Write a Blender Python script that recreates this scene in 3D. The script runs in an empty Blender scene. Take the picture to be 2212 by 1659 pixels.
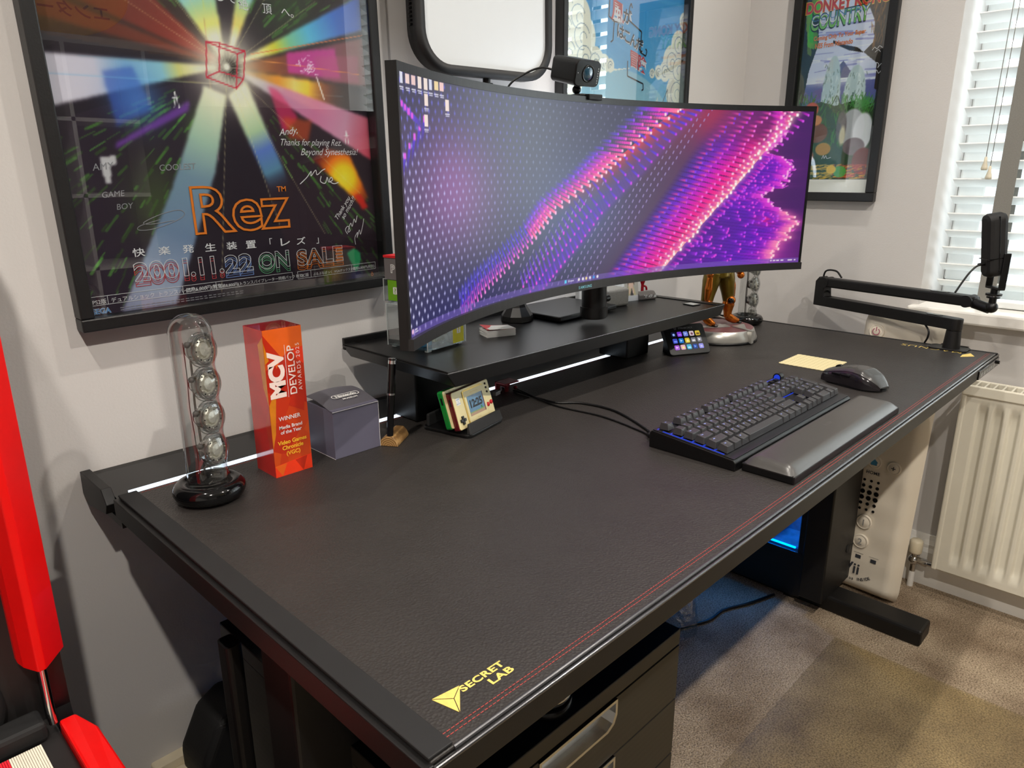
import bpy, bmesh, math, random
import numpy as np
from mathutils import Matrix, Vector
random.seed(7)
rng = np.random.default_rng(7)
R = math.radians
scene = bpy.context.scene
COL = scene.collection

# ------------------------------------------------------------------ camera, world, light, exposure
cam_d = bpy.data.cameras.new('camera')
cam = bpy.data.objects.new('camera', cam_d); COL.objects.link(cam)
cam.location = (-0.2654, -1.0084, 1.16854)
cam.rotation_euler = (1.28901390, 0.00254427, -0.797936378)
cam_d.sensor_width = 36.0; cam_d.lens = 25.355; cam_d.clip_start = 0.02
scene.camera = cam
scene.view_settings.view_transform = 'Standard'
scene.view_settings.look = 'None'
scene.view_settings.gamma = 1.0
scene.view_settings.use_curve_mapping = False
scene.view_settings.exposure = 0.0

world = bpy.data.worlds.new('world'); scene.world = world
world.use_nodes = True
_bg = world.node_tree.nodes['Background']
_bg.inputs['Color'].default_value = (0.86, 0.94, 1.0, 1)
_bg.inputs['Strength'].default_value = 1.7

def lamp(name, kind, loc, energy, color, target=None, **kw):
    d = bpy.data.lights.new(name, kind); d.energy = energy; d.color = color
    for k, v in kw.items(): setattr(d, k, v)
    o = bpy.data.objects.new(name, d); COL.objects.link(o); o.location = loc
    if target is not None:
        o.rotation_euler = (Vector(target) - Vector(loc)).to_track_quat('-Z', 'Y').to_euler()
    return o
# daylight entering through the window opening, just outside the glass
lamp('daylight', 'AREA', (2.55, -1.25, 1.6), 62, (0.93, 0.97, 1.0), (1.0, -1.25, 1.2), shape='RECTANGLE', size=1.7, size_y=1.6)
# ceiling downlights: warm, small, hard-edged
WARM = (1.0, 0.925, 0.835)
SPOTS = [(-0.45, -0.53, 50), (0.75, -0.53, 24), (1.5, -0.53, 26), (-0.45, -1.5, 84), (0.75, -1.5, 62), (1.5, -1.5, 32)]
for sx, sy, se in SPOTS:
    lamp('downlight_lamp', 'SPOT', (sx, sy, 2.375), se, WARM, (sx, sy, 0), spot_size=R(135), spot_blend=0.5, shadow_soft_size=0.022)

# ------------------------------------------------------------------ helpers
def s2l(c):
    c = np.asarray(c, float) / 255.0
    return np.where(c <= 0.04045, c / 12.92, ((c + 0.055) / 1.055) ** 2.4)
def lin(r, g, b): return tuple(float(x) for x in s2l((r, g, b))) + (1.0,)

class NT:
    def __init__(s, m): s.t = m.node_tree; s.n = s.t.nodes; s.l = s.t.links
    def new(s, t, **kw):
        n = s.n.new(t)
        for k, v in kw.items(): setattr(n, k, v)
        return n
    def link(s, a, b): s.l.new(a, b)

def M(name, rgb, rough=0.5, metal=0.0, spec=0.5, var=0.06, vscale=40.0, bump=0.0, bscale=200.0, kind='noise', coat=0.0, emit=None, estr=0.0, rvar=0.0, alpha=None):
    """procedural Principled material: colour broken by noise, optional bump"""
    m = bpy.data.materials.new(name); m.use_nodes = True
    t = NT(m); p = t.n['Principled BSDF']
    p.inputs['Roughness'].default_value = rough; p.inputs['Metallic'].default_value = metal
    p.inputs['Specular IOR Level'].default_value = spec
    p.inputs['Coat Weight'].default_value = coat
    col = lin(*rgb)
    tc = t.new('ShaderNodeTexCoord')
    nz = t.new('ShaderNodeTexNoise'); nz.inputs['Scale'].default_value = vscale; nz.inputs['Detail'].default_value = 3
    t.link(tc.outputs['Object'], nz.inputs['Vector'])
    rp = t.new('ShaderNodeValToRGB')
    rp.color_ramp.elements[0].position = 0.3; rp.color_ramp.elements[1].position = 0.7
    rp.color_ramp.elements[0].color = tuple(max(0, x * (1 - var)) for x in col[:3]) + (1,)
    rp.color_ramp.elements[1].color = tuple(x * (1 + var) for x in col[:3]) + (1,)
    t.link(nz.outputs['Fac'], rp.inputs['Fac']); t.link(rp.outputs['Color'], p.inputs['Base Color'])
    if rvar:
        mr = t.new('ShaderNodeMapRange'); mr.inputs['To Min'].default_value = rough - rvar; mr.inputs['To Max'].default_value = rough + rvar
        t.link(nz.outputs['Fac'], mr.inputs['Value']); t.link(mr.outputs['Result'], p.inputs['Roughness'])
    if bump:
        if kind == 'voronoi':
            b = t.new('ShaderNodeTexVoronoi'); out = b.outputs['Distance']
        else:
            b = t.new('ShaderNodeTexNoise'); b.inputs['Detail'].default_value = 4; out = b.outputs['Fac']
        b.inputs['Scale'].default_value = bscale
        t.link(tc.outputs['Object'], b.inputs['Vector'])
        bn = t.new('ShaderNodeBump'); bn.inputs['Strength'].default_value = bump; bn.inputs['Distance'].default_value = 0.002
        t.link(out, bn.inputs['Height']); t.link(bn.outputs['Normal'], p.inputs['Normal'])
    if emit is not None:
        p.inputs['Emission Color'].default_value = lin(*emit); p.inputs['Emission Strength'].default_value = estr
    if alpha is not None:
        p.inputs['Alpha'].default_value = alpha
    return m

def GLASS(name, tint=(250, 252, 252), rough=0.02, base=0.03, edge=0.5, edge_tint=None, bump=0.0, bscale=30):
    """thin clear sheet: see-through with a glossy coat that grows towards grazing angles"""
    m = bpy.data.materials.new(name); m.use_nodes = True
    t = NT(m); t.n.remove(t.n['Principled BSDF']); out = t.n['Material Output']
    tr = t.new('ShaderNodeBsdfTransparent'); tr.inputs['Color'].default_value = lin(*tint)
    gl = t.new('ShaderNodeBsdfGlossy'); gl.inputs['Roughness'].default_value = rough; gl.inputs['Color'].default_value = (1, 1, 1, 1)
    lw = t.new('ShaderNodeLayerWeight'); lw.inputs['Blend'].default_value = 0.25
    mr = t.new('ShaderNodeMapRange'); mr.inputs['To Min'].default_value = base; mr.inputs['To Max'].default_value = edge
    t.link(lw.outputs['Facing'], mr.inputs['Value'])
    if edge_tint is not None:
        mx = t.new('ShaderNodeMix', data_type='RGBA')
        mx.inputs['A'].default_value = lin(*tint); mx.inputs['B'].default_value = lin(*edge_tint)
        t.link(lw.outputs['Facing'], mx.inputs['Factor']); t.link(mx.outputs['Result'], tr.inputs['Color'])
    if bump:
        tc = t.new('ShaderNodeTexCoord'); nz = t.new('ShaderNodeTexNoise'); nz.inputs['Scale'].default_value = bscale
        t.link(tc.outputs['Object'], nz.inputs['Vector'])
        bn = t.new('ShaderNodeBump'); bn.inputs['Strength'].default_value = bump; bn.inputs['Distance'].default_value = 0.01
        t.link(nz.outputs['Fac'], bn.inputs['Height']); t.link(bn.outputs['Normal'], gl.inputs['Normal'])
    ms = t.new('ShaderNodeMixShader')
    t.link(mr.outputs['Result'], ms.inputs['Fac']); t.link(tr.outputs[0], ms.inputs[1]); t.link(gl.outputs[0], ms.inputs[2])
    t.link(ms.outputs[0], out.inputs['Surface'])
    return m

def EMIT(name, rgb, strength, body=(20, 20, 20)):
    return M(name, body, rough=0.3, emit=rgb, estr=strength)

def VC(name, rough=0.6, spec=0.4, emit=0.0, coat=0.0):
    """printed sheet or lit screen: colours come from the mesh's own print colours"""
    m = bpy.data.materials.new(name); m.use_nodes = True
    t = NT(m); p = t.n['Principled BSDF']
    a = t.new('ShaderNodeVertexColor'); a.layer_name = 'print'
    p.inputs['Roughness'].default_value = rough; p.inputs['Specular IOR Level'].default_value = spec
    p.inputs['Coat Weight'].default_value = coat
    if emit:
        p.inputs['Base Color'].default_value = (0.01, 0.01, 0.012, 1)
        t.link(a.outputs['Color'], p.inputs['Emission Color']); p.inputs['Emission Strength'].default_value = emit
    else:
        t.link(a.outputs['Color'], p.inputs['Base Color'])
    return m

_txt = {}
def text2d(s, size=1.0, bold=0.0, shear=0.0, align='CENTER', outline=0.0, spacing=1.0):
    key = (s, bold, shear, align, outline, spacing)
    if key not in _txt:
        cu = bpy.data.curves.new('t', 'FONT'); cu.body = s; cu.size = 1.0
        cu.align_x = align; cu.shear = shear; cu.offset = bold; cu.space_character = spacing
        cu.resolution_u = 4
        if outline:
            cu.fill_mode = 'NONE'; cu.bevel_depth = outline; cu.bevel_resolution = 0
        ob = bpy.data.objects.new('t', cu); COL.objects.link(ob)
        dg = bpy.context.evaluated_depsgraph_get()
        me = bpy.data.meshes.new_from_object(ob.evaluated_get(dg))
        v = [tuple(x.co) for x in me.vertices]; f = [tuple(p.vertices) for p in me.polygons]
        bpy.data.objects.remove(ob); bpy.data.curves.remove(cu); bpy.data.meshes.remove(me)
        _txt[key] = (v, f)
    v, f = _txt[key]
    return [(x * size, y * size, 0.0 if not outline else z * size * 0.02) for x, y, z in v], f

def frame(o, x, y, z=None):
    """matrix with origin o and axes x, y (z = x cross y)"""
    x = Vector(x).normalized(); y = Vector(y).normalized(); z = x.cross(y) if z is None else Vector(z).normalized()
    m = Matrix.Identity(4)
    for i in range(3): m[i][0] = x[i]; m[i][1] = y[i]; m[i][2] = z[i]; m[i][3] = o[i]
    return m
def T(x=0, y=0, z=0): return Matrix.Translation((x, y, z))
def RX(a): return Matrix.Rotation(R(a), 4, 'X')
def RY(a): return Matrix.Rotation(R(a), 4, 'Y')
def RZ(a): return Matrix.Rotation(R(a), 4, 'Z')
UP = frame((0, 0, 0), (1, 0, 0), (0, 0, 1))      # drawing plane facing -Y

def smooth_path(pts, n=8):
    pts = [Vector(p) for p in pts]
    if len(pts) < 3 or n < 2: return pts
    out = []
    P = [pts[0] * 2 - pts[1]] + pts + [pts[-1] * 2 - pts[-2]]
    for i in range(1, len(P) - 2):
        a, b, c, d = P[i - 1], P[i], P[i + 1], P[i + 2]
        for k in range(n):
            t = k / n
            out.append(0.5 * ((2 * b) + (c - a) * t + (2 * a - 5 * b + 4 * c - d) * t * t + (3 * b - a - 3 * c + d) * t ** 3))
    out.append(pts[-1])
    return out

class MB:
    """collects shapes and links them as ONE mesh object"""
    def __init__(s): s.v = []; s.f = []; s.mi = []; s.sm = []; s.mats = []
    def m(s, mat):
        if mat not in s.mats: s.mats.append(mat)
        return s.mats.index(mat)
    def add(s, v, f, mat, Mx=None, smooth=False):
        o = len(s.v); k = s.m(mat)
        if Mx is not None: v = [tuple(Mx @ Vector(p)) for p in v]
        s.v += [tuple(p) for p in v]; s.f += [tuple(i + o for i in q) for q in f]
        s.mi += [k] * len(f); s.sm += [smooth] * len(f)
        return s
    def bm(s, b, mat, Mx=None, smooth=False):
        b.verts.ensure_lookup_table(); b.verts.index_update()
        s.add([tuple(x.co) for x in b.verts], [tuple(x.index for x in q.verts) for q in b.faces], mat, Mx, smooth)
        b.free(); return s
    def box(s, x0, x1, y0, y1, z0, z1, mat, Mx=None, bev=0.0, seg=2):
        v = [(x0, y0, z0), (x1, y0, z0), (x1, y1, z0), (x0, y1, z0), (x0, y0, z1), (x1, y0, z1), (x1, y1, z1), (x0, y1, z1)]
        f = [(0, 3, 2, 1), (4, 5, 6, 7), (0, 1, 5, 4), (1, 2, 6, 5), (2, 3, 7, 6), (3, 0, 4, 7)]
        return s.poly(v, f, mat, Mx, bev, seg)
    def poly(s, v, f, mat, Mx=None, bev=0.0, seg=2, smooth=False):
        if not bev: return s.add(v, f, mat, Mx, smooth)
        b = bmesh.new(); vs = [b.verts.new(p) for p in v]
        for q in f: b.faces.new([vs[i] for i in q])
        b.normal_update()
        ed = [e for e in b.edges if len(e.link_faces) == 2 and e.calc_face_angle(0) > R(25)]
        bmesh.ops.bevel(b, geom=ed, offset=bev, segments=seg, affect='EDGES', profile=0.5, clamp_overlap=True)
        return s.bm(b, mat, Mx, smooth)
    def prism(s, pts, z0, z1, mat, Mx=None, bev=0.0, seg=2):
        n = len(pts)
        v = [(x, y, z0) for x, y in pts] + [(x, y, z1) for x, y in pts]
        f = [tuple(range(n))[::-1], tuple(range(n, 2 * n))] + [(i, (i + 1) % n, n + (i + 1) % n, n + i) for i in range(n)]
        return s.poly(v, f, mat, Mx, bev, seg)
    def cyl(s, p0, p1, r0, mat, r1=None, n=24, Mx=None, caps=True, smooth=True):
        p0, p1 = Vector(p0), Vector(p1); r1 = r0 if r1 is None else r1
        q = (p1 - p0).to_track_quat('Z', 'Y')
        v = []
        for p, r in ((p0, r0), (p1, r1)):
            for i in range(n):
                a = 2 * math.pi * i / n
                v.append(tuple(p + q @ Vector((r * math.cos(a), r * math.sin(a), 0))))
        s.add(v, [(i, (i + 1) % n, n + (i + 1) % n, n + i) for i in range(n)], mat, Mx, smooth)
        if caps: s.add(v, [tuple(range(n))[::-1], tuple(range(n, 2 * n))], mat, Mx)
        return s
    def lathe(s, prof, mat, n=32, Mx=None, smooth=True, closed=False):
        v = []; k = len(prof)
        for r, z in prof:
            for i in range(n):
                a = 2 * math.pi * i / n; v.append((r * math.cos(a), r * math.sin(a), z))
        f = []
        for j in range(k if closed else k - 1):
            a, b = j * n, ((j + 1) % k) * n
            f += [(a + i, a + (i + 1) % n, b + (i + 1) % n, b + i) for i in range(n)]
        return s.add(v, f, mat, Mx, smooth)
    def tube(s, pts, r, mat, n=8, sub=8, Mx=None, closed=False):
        P = smooth_path(pts, sub) if not closed else [Vector(p) for p in pts]
        v = []; f = []; L = len(P)
        up = Vector((0, 0, 1)); nrm = None
        for i, p in enumerate(P):
            t = (P[(i + 1) % L] - P[i - 1]) if closed else (P[min(i + 1, L - 1)] - P[max(i - 1, 0)])
            t.normalize()
            if nrm is None:
                nrm = t.orthogonal().normalized()
            nrm = (nrm - t * nrm.dot(t)); nrm = nrm.normalized() if nrm.length > 1e-6 else t.orthogonal().normalized()
            bn = t.cross(nrm); rr = r(i / max(1, L - 1)) if callable(r) else r
            for k in range(n):
                a = 2 * math.pi * k / n
                v.append(tuple(p + nrm * (rr * math.cos(a)) + bn * (rr * math.sin(a))))
        for i in range(L if closed else L - 1):
            a, b = i * n, ((i + 1) % L) * n
            f += [(a + k, a + (k + 1) % n, b + (k + 1) % n, b + k) for k in range(n)]
        if not closed: f += [tuple(range(n))[::-1], tuple(range((L - 1) * n, L * n))]
        return s.add(v, f, mat, Mx, True)
    def sphere(s, c, r, mat, n=16, Mx=None, scale=(1, 1, 1)):
        pr = [(max(1e-5, math.sin(math.pi * i / n)) , -math.cos(math.pi * i / n)) for i in range(n + 1)]
        mm = Matrix.Translation(c) @ Matrix.Diagonal((r * scale[0], r * scale[1], r * scale[2], 1))
        return s.lathe(pr, mat, n=max(12, n + 8), Mx=mm if Mx is None else Mx @ mm)
    def grid(s, fn, nu, nv, mat, Mx=None, smooth=True, wrap=False):
        v = [fn(i / (nu - 1 if not wrap else nu), j / (nv - 1)) for j in range(nv) for i in range(nu)]
        f = [(j * nu + i, j * nu + (i + 1) % nu, (j + 1) * nu + (i + 1) % nu, (j + 1) * nu + i) for j in range(nv - 1) for i in range(nu if wrap else nu - 1)]
        return s.add(v, f, mat, Mx, smooth)
    def text(s, body, size, mat, Mx, **kw):
        v, f = text2d(body, size, **kw); return s.add(v, f, mat, Mx)
    def fit(s, body, x0, x1, y0, y1, mat, Mx, z=0.0, **kw):
        """lettering stretched to fill a given box"""
        v, f = text2d(body, 1.0, **kw); xs = [p[0] for p in v]; ys = [p[1] for p in v]
        kx = (x1 - x0) / (max(xs) - min(xs)); ky = (y1 - y0) / (max(ys) - min(ys))
        return s.add([(x0 + (p[0] - min(xs)) * kx, y0 + (p[1] - min(ys)) * ky, z + p[2] * .001) for p in v], f, mat, Mx)
    def rrect(s, w, h, r, z0, z1, mat, Mx=None, bev=0.0, n=6, cx=0, cy=0):
        return s.prism(rr(w, h, r, n, cx, cy), z0, z1, mat, Mx, bev)
    def build(s, name, parent=None, loc=None):
        me = bpy.data.meshes.new(name); me.from_pydata(s.v, [], s.f)
        for mt in s.mats: me.materials.append(mt)
        me.polygons.foreach_set('material_index', s.mi); me.polygons.foreach_set('use_smooth', s.sm)
        me.update()
        o = bpy.data.objects.new(name, me); COL.objects.link(o)
        if parent is not None: o.parent = parent
        if loc is not None: o.location = loc
        return o
def rr(w, h, r, n=6, cx=0, cy=0):
    out = []
    for qx, qy, a0 in ((1, 1, 0), (-1, 1, 90), (-1, -1, 180), (1, -1, 270)):
        for i in range(n + 1):
            a = R(a0 + 90 * i / n)
            out.append((cx + qx * (w / 2 - r) + r * math.cos(a), cy + qy * (h / 2 - r) + r * math.sin(a)))
    return out
def tag(o, label, cat, group=None):
    o['label'] = label; o['category'] = cat
    if group: o['group'] = group
    return o
def thing(name, label, cat, loc=(0, 0, 0), rot=(0, 0, 0), group=None):
    o = bpy.data.objects.new(name, None); COL.objects.link(o); o.empty_display_size = 0.02
    o.location = loc; o.rotation_euler = rot
    return tag(o, label, cat, group)
def struct(o): o['kind'] = 'structure'; return o
def dup(root, loc, rot=None, label=None, group=None):
    r = root.copy(); COL.objects.link(r); r.location = loc
    if rot is not None: r.rotation_euler = rot
    if label: r['label'] = label
    if group: r['group'] = group
    for ch in list(root.children):
        c = ch.copy(); COL.objects.link(c); c.parent = r
        for g in list(ch.children):
            d = g.copy(); COL.objects.link(d); d.parent = c
    return r

class Canvas:
    """printed artwork or a lit picture, worked out per point of a fine mesh"""
    def __init__(s, x0, x1, z0, z1, step, base):
        s.nx = int(round((x1 - x0) / step)) + 1; s.nz = int(round((z1 - z0) / step)) + 1
        s.X, s.Z = np.meshgrid(np.linspace(x0, x1, s.nx), np.linspace(z0, z1, s.nz))
        s.im = np.empty((s.nz, s.nx, 3)); s.im[:] = base; s.x0, s.x1, s.z0, s.z1 = x0, x1, z0, z1
    def put(s, mask, color, sl=None):
        sl = sl or (slice(None), slice(None))
        a = np.clip(mask, 0, 1)[..., None]; s.im[sl] = s.im[sl] * (1 - a) + np.asarray(color, float) * a
    def addc(s, mask, color, sl=None):
        sl = sl or (slice(None), slice(None))
        s.im[sl] = s.im[sl] + np.clip(mask, 0, 1)[..., None] * np.asarray(color, float)
    def win(s, xa, xb, za, zb):
        i0 = int(np.clip((xa - s.x0) / (s.x1 - s.x0) * (s.nx - 1), 0, s.nx - 1)); i1 = int(np.clip((xb - s.x0) / (s.x1 - s.x0) * (s.nx - 1) + 2, 0, s.nx))
        j0 = int(np.clip((za - s.z0) / (s.z1 - s.z0) * (s.nz - 1), 0, s.nz - 1)); j1 = int(np.clip((zb - s.z0) / (s.z1 - s.z0) * (s.nz - 1) + 2, 0, s.nz))
        return (slice(j0, max(j1, j0 + 1)), slice(i0, max(i1, i0 + 1)))
    def glow(s, x, z, r, color, a=1.0, rz=None):
        rz = rz or r
        d = ((s.X - x) / r) ** 2 + ((s.Z - z) / rz) ** 2; s.put(a * np.exp(-d), color)
    def disc(s, x, z, r, color, soft=0.0015, a=1.0, rz=None):
        k = r / (rz or r); sl = s.win(x - r - .01, x + r + .01, z - (rz or r) - .01, z + (rz or r) + .01)
        d = np.hypot(s.X[sl] - x, (s.Z[sl] - z) * k); s.put(a * np.clip((r - d) / soft + .5, 0, 1), color, sl)
    def ring(s, x, z, r, w, color, a0=0, a1=360):
        sl = s.win(x - r - .01, x + r + .01, z - r - .01, z + r + .01)
        d = np.hypot(s.X[sl] - x, s.Z[sl] - z); an = np.degrees(np.arctan2(s.Z[sl] - z, s.X[sl] - x)) % 360
        ok = (an >= a0) & (an <= a1) if a1 <= 360 else (an >= a0) | (an <= a1 - 360)
        s.put(np.clip((w / 2 - abs(d - r)) / .001 + .5, 0, 1) * ok, color, sl)
    def line(s, p, q, w, color, a=1.0, fade=False):
        (x0, z0), (x1, z1) = p, q; L = math.hypot(x1 - x0, z1 - z0) + 1e-9
        sl = s.win(min(x0, x1) - w - .003, max(x0, x1) + w + .003, min(z0, z1) - w - .003, max(z0, z1) + w + .003)
        t = ((s.X[sl] - x0) * (x1 - x0) + (s.Z[sl] - z0) * (z1 - z0)) / L ** 2
        tc = np.clip(t, 0, 1); d = np.hypot(s.X[sl] - x0 - tc * (x1 - x0), s.Z[sl] - z0 - tc * (z1 - z0))
        k = np.clip((w / 2 - d) / .0011 + .5, 0, 1) * a
        if fade: k = k * tc
        s.put(k, color, sl)
    def polymask(s, pts, sl):
        X, Z = s.X[sl], s.Z[sl]; ins = np.zeros(X.shape, bool); n = len(pts)
        for i in range(n):
            (xa, za), (xb, zb) = pts[i], pts[(i + 1) % n]
            if za == zb: continue
            c = ((za > Z) != (zb > Z)) & (X < (xb - xa) * (Z - za) / (zb - za) + xa); ins ^= c
        return ins.astype(float)
    def poly(s, pts, color, a=1.0, soft=0):
        xs, zs = zip(*pts); e = soft * 0.01
        sl = s.win(min(xs) - e, max(xs) + e, min(zs) - e, max(zs) + e); k = s.polymask(pts, sl)
        for _ in range(int(soft)):
            k = (k + np.roll(k, 1, 0) + np.roll(k, -1, 0) + np.roll(k, 1, 1) + np.roll(k, -1, 1)) / 5
        s.put(k * a, color, sl); return sl, k
    def radial(s, pts, c, stops, a=1.0, soft=2):
        """polygon whose print colour runs with the distance from c"""
        xs, zs = zip(*pts); sl = s.win(min(xs) - .02, max(xs) + .02, min(zs) - .02, max(zs) + .02); k = s.polymask(pts, sl)
        for _ in range(int(soft)):
            k = (k + np.roll(k, 1, 0) + np.roll(k, -1, 0) + np.roll(k, 1, 1) + np.roll(k, -1, 1)) / 5
        d = np.hypot(s.X[sl] - c[0], s.Z[sl] - c[1]); r = [q[0] for q in stops]
        col = np.stack([np.interp(d, r, [q[1][i] for q in stops]) for i in range(3)], -1)
        al = np.interp(d, r, [(q[2] if len(q) > 2 else 1.0) for q in stops])
        al = (k * al * a)[..., None]; s.im[sl] = s.im[sl] * (1 - al) + col * al
    def mesh(s, name, mat, fn, parent):
        """fn maps arrays X, Z to points"""
        P = fn(s.X.ravel(), s.Z.ravel()).astype(np.float32)
        me = bpy.data.meshes.new(name); nv = P.shape[0]
        me.vertices.add(nv); me.vertices.foreach_set('co', P.ravel())
        idx = np.arange(nv).reshape(s.nz, s.nx)
        q = np.stack([idx[:-1, :-1], idx[:-1, 1:], idx[1:, 1:], idx[1:, :-1]], -1).reshape(-1, 4)
        me.loops.add(q.size); me.loops.foreach_set('vertex_index', q.ravel().astype(np.int32))
        me.polygons.add(len(q)); me.polygons.foreach_set('loop_start', (np.arange(len(q)) * 4).astype(np.int32))
        me.polygons.foreach_set('use_smooth', np.ones(len(q), bool))
        me.update(calc_edges=True)
        ca = me.color_attributes.new('print', 'FLOAT_COLOR', 'POINT')
        c4 = np.ones((nv, 4), np.float32); c4[:, :3] = s2l(np.clip(s.im.reshape(-1, 3), 0, 255))
        ca.data.foreach_set('color', c4.ravel())
        me.materials.append(mat)
        o = bpy.data.objects.new(name, me); COL.objects.link(o); o.parent = parent
        return o

# ------------------------------------------------------------------ shared materials
m_wall = M('wall_paint', (203, 200, 197), rough=0.85, spec=0.2, var=0.012, vscale=6, bump=0.12, bscale=260)
m_ceil = M('ceiling_paint', (235, 233, 230), rough=0.9, spec=0.2, var=0.01)
m_trim = M('trim_gloss', (232, 230, 224), rough=0.35, var=0.015)
m_upvc = M('window_plastic', (236, 240, 240), rough=0.3, var=0.01)
m_black = M('black_metal', (17, 16, 16), rough=0.45, spec=.38, var=0.10, vscale=90, bump=0.05, bscale=900)
m_blackp = M('black_plastic', (11, 11, 12), rough=0.38, spec=.38, var=0.08)
m_gloss = M('black_gloss', (10, 10, 11), rough=0.08, var=0.05)
m_matte = M('black_matte', (17, 17, 18), rough=0.7, var=0.1)
m_chrome = M('chrome', (205, 205, 205), rough=0.12, metal=1.0, var=0.03)
m_steel = M('brushed_steel', (150, 148, 142), rough=0.3, metal=1.0, var=0.08, vscale=120)
m_white = M('white_print', (235, 235, 232), rough=0.6, var=0.01)
m_gold = M('gold_foil', (236, 206, 110), rough=0.38, var=0.10, vscale=300, metal=0.12)
m_glass = GLASS('clear_glass')
m_acryl = GLASS('clear_acrylic', base=0.05, edge=0.6, edge_tint=(190, 205, 210))
# ------------------------------------------------------------------ the room
XW, YW, XL, YF, HC = 1.95, 0.15, -1.7, -3.15, 2.4
def carpet_mat():
    m = bpy.data.materials.new('carpet_pile'); m.use_nodes = True
    t = NT(m); p = t.n['Principled BSDF']; p.inputs['Roughness'].default_value = 0.95; p.inputs['Specular IOR Level'].default_value = 0.1
    tc = t.new('ShaderNodeTexCoord')
    n1 = t.new('ShaderNodeTexNoise'); n1.inputs['Scale'].default_value = 6; n1.inputs['Detail'].default_value = 5
    n2 = t.new('ShaderNodeTexNoise'); n2.inputs['Scale'].default_value = 260; n2.inputs['Detail'].default_value = 3
    for n in (n1, n2): t.link(tc.outputs['Object'], n.inputs['Vector'])
    r1 = t.new('ShaderNodeValToRGB'); e = r1.color_ramp.elements
    e[0].position = .33; e[0].color = lin(136, 118, 98); e[1].position = .66; e[1].color = lin(184, 166, 142)
    r2 = t.new('ShaderNodeValToRGB'); e = r2.color_ramp.elements
    e[0].position = .34; e[0].color = (.50, .48, .46, 1); e[1].position = .62; e[1].color = (1.25, 1.25, 1.25, 1)
    t.link(n1.outputs['Fac'], r1.inputs['Fac']); t.link(n2.outputs['Fac'], r2.inputs['Fac'])
    mx = t.new('ShaderNodeMix', data_type='RGBA', blend_type='MULTIPLY'); mx.inputs['Factor'].default_value = 1
    t.link(r1.outputs['Color'], mx.inputs['A']); t.link(r2.outputs['Color'], mx.inputs['B']); t.link(mx.outputs['Result'], p.inputs['Base Color'])
    bn = t.new('ShaderNodeBump'); bn.inputs['Strength'].default_value = 0.9; bn.inputs['Distance'].default_value = 0.006
    t.link(n2.outputs['Fac'], bn.inputs['Height']); t.link(bn.outputs['Normal'], p.inputs['Normal'])
    return m
m_carpet = carpet_mat()
struct(MB().box(XL, XW, YF, YW, -0.1, 0.0, m_carpet).build('floor'))
struct(MB().box(XL - .1, XW + .3, YF - .1, YW + .1, HC, HC + .1, m_ceil).build('ceiling'))
struct(MB().box(XL, XW + .3, YW, YW + .1, -.1, HC, m_wall).build('wall_back'))
struct(MB().box(XL - .1, XL, YF, YW + .1, -.1, HC, m_wall).build('wall_left'))
struct(MB().box(XL - .1, XW + .3, YF - .1, YF, -.1, HC, m_wall).build('wall_front'))
WY0, WY1, WZ0, WZ1, XG = -2.05, -0.428, 0.80, 2.15, 2.16
w = MB()
w.box(XW, XW + .3, WY1, YW, 0 - .1, HC, m_wall); w.box(XW, XW + .3, YF, WY0, -.1, HC, m_wall)
w.box(XW, XW + .3, WY0, WY1, -.1, WZ0, m_wall); w.box(XW, XW + .3, WY0, WY1, WZ1, HC, m_wall)
struct(w.build('wall_right'))
# window: frame, sashes and panes set back in the reveal
wf = MB()
for a, b, c, d in ((WY0, WY1, WZ0, WZ0 + .07), (WY0, WY1, WZ1 - .07, WZ1), (WY1 - .07, WY1, WZ0 + .07, WZ1 - .07), (WY0, WY0 + .07, WZ0 + .07, WZ1 - .07)):
    wf.box(XG, XG + .07, a, b, c, d, m_upvc, bev=.006)
for yy in (-0.74, -1.24, -1.74):
    wf.box(XG, XG + .07, yy - .03, yy + .03, WZ0 + .07, WZ1 - .07, m_upvc, bev=.006)
wf.box(XG, XG + .07, -1.21, -.77, 1.72, 1.77, m_upvc, bev=.006)
win = struct(wf.build('window_1'))
gl = MB()
for a, b in ((-.71, -.498), (-1.21, -.77), (-1.71, -1.27), (-1.98, -1.77)): gl.box(XG + .03, XG + .036, a, b, WZ0 + .07, WZ1 - .07, m_glass)
gl.build('pane', win)
struct(MB().box(XW - .035, XG, WY0 - .03, WY1 + .02, WZ0 - .015, WZ0 + .02, m_trim, bev=.006).build('trim_1'))
def skirt(name, Mx, L):
    pr = [(0, 0), (.016, 0), (.016, .105), (.012, .118), (.012, .128), (.007, .142), (.004, .156), (0, .156)]
    struct(MB().prism(pr, 0, L, m_trim, Mx).build(name))
skirt('baseboard_back', frame((XL, YW, 0), (0, -1, 0), (0, 0, 1), (1, 0, 0)), XW - XL - .0)
skirt('baseboard_right', frame((XW, YF, 0), (-1, 0, 0), (0, 0, 1), (0, 1, 0)), YW - YF - .016)
# recessed downlight fixtures
m_lens = EMIT('lamp_lens', (255, 225, 180), 6)
for i, (sx, sy, se) in enumerate(SPOTS):
    t = thing('downlight', 'white recessed ceiling downlight above the room, out of the picture', 'ceiling light', (sx, sy, HC), group='ceiling downlights')
    MB().lathe([(.032, -.004), (.046, -.004), (.046, 0.0), (.032, 0.0)], m_trim, closed=True).build('trim_ring', t)
    MB().cyl((0, 0, -.0035), (0, 0, -.0025), .031, m_lens).build('lens', t)

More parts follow.
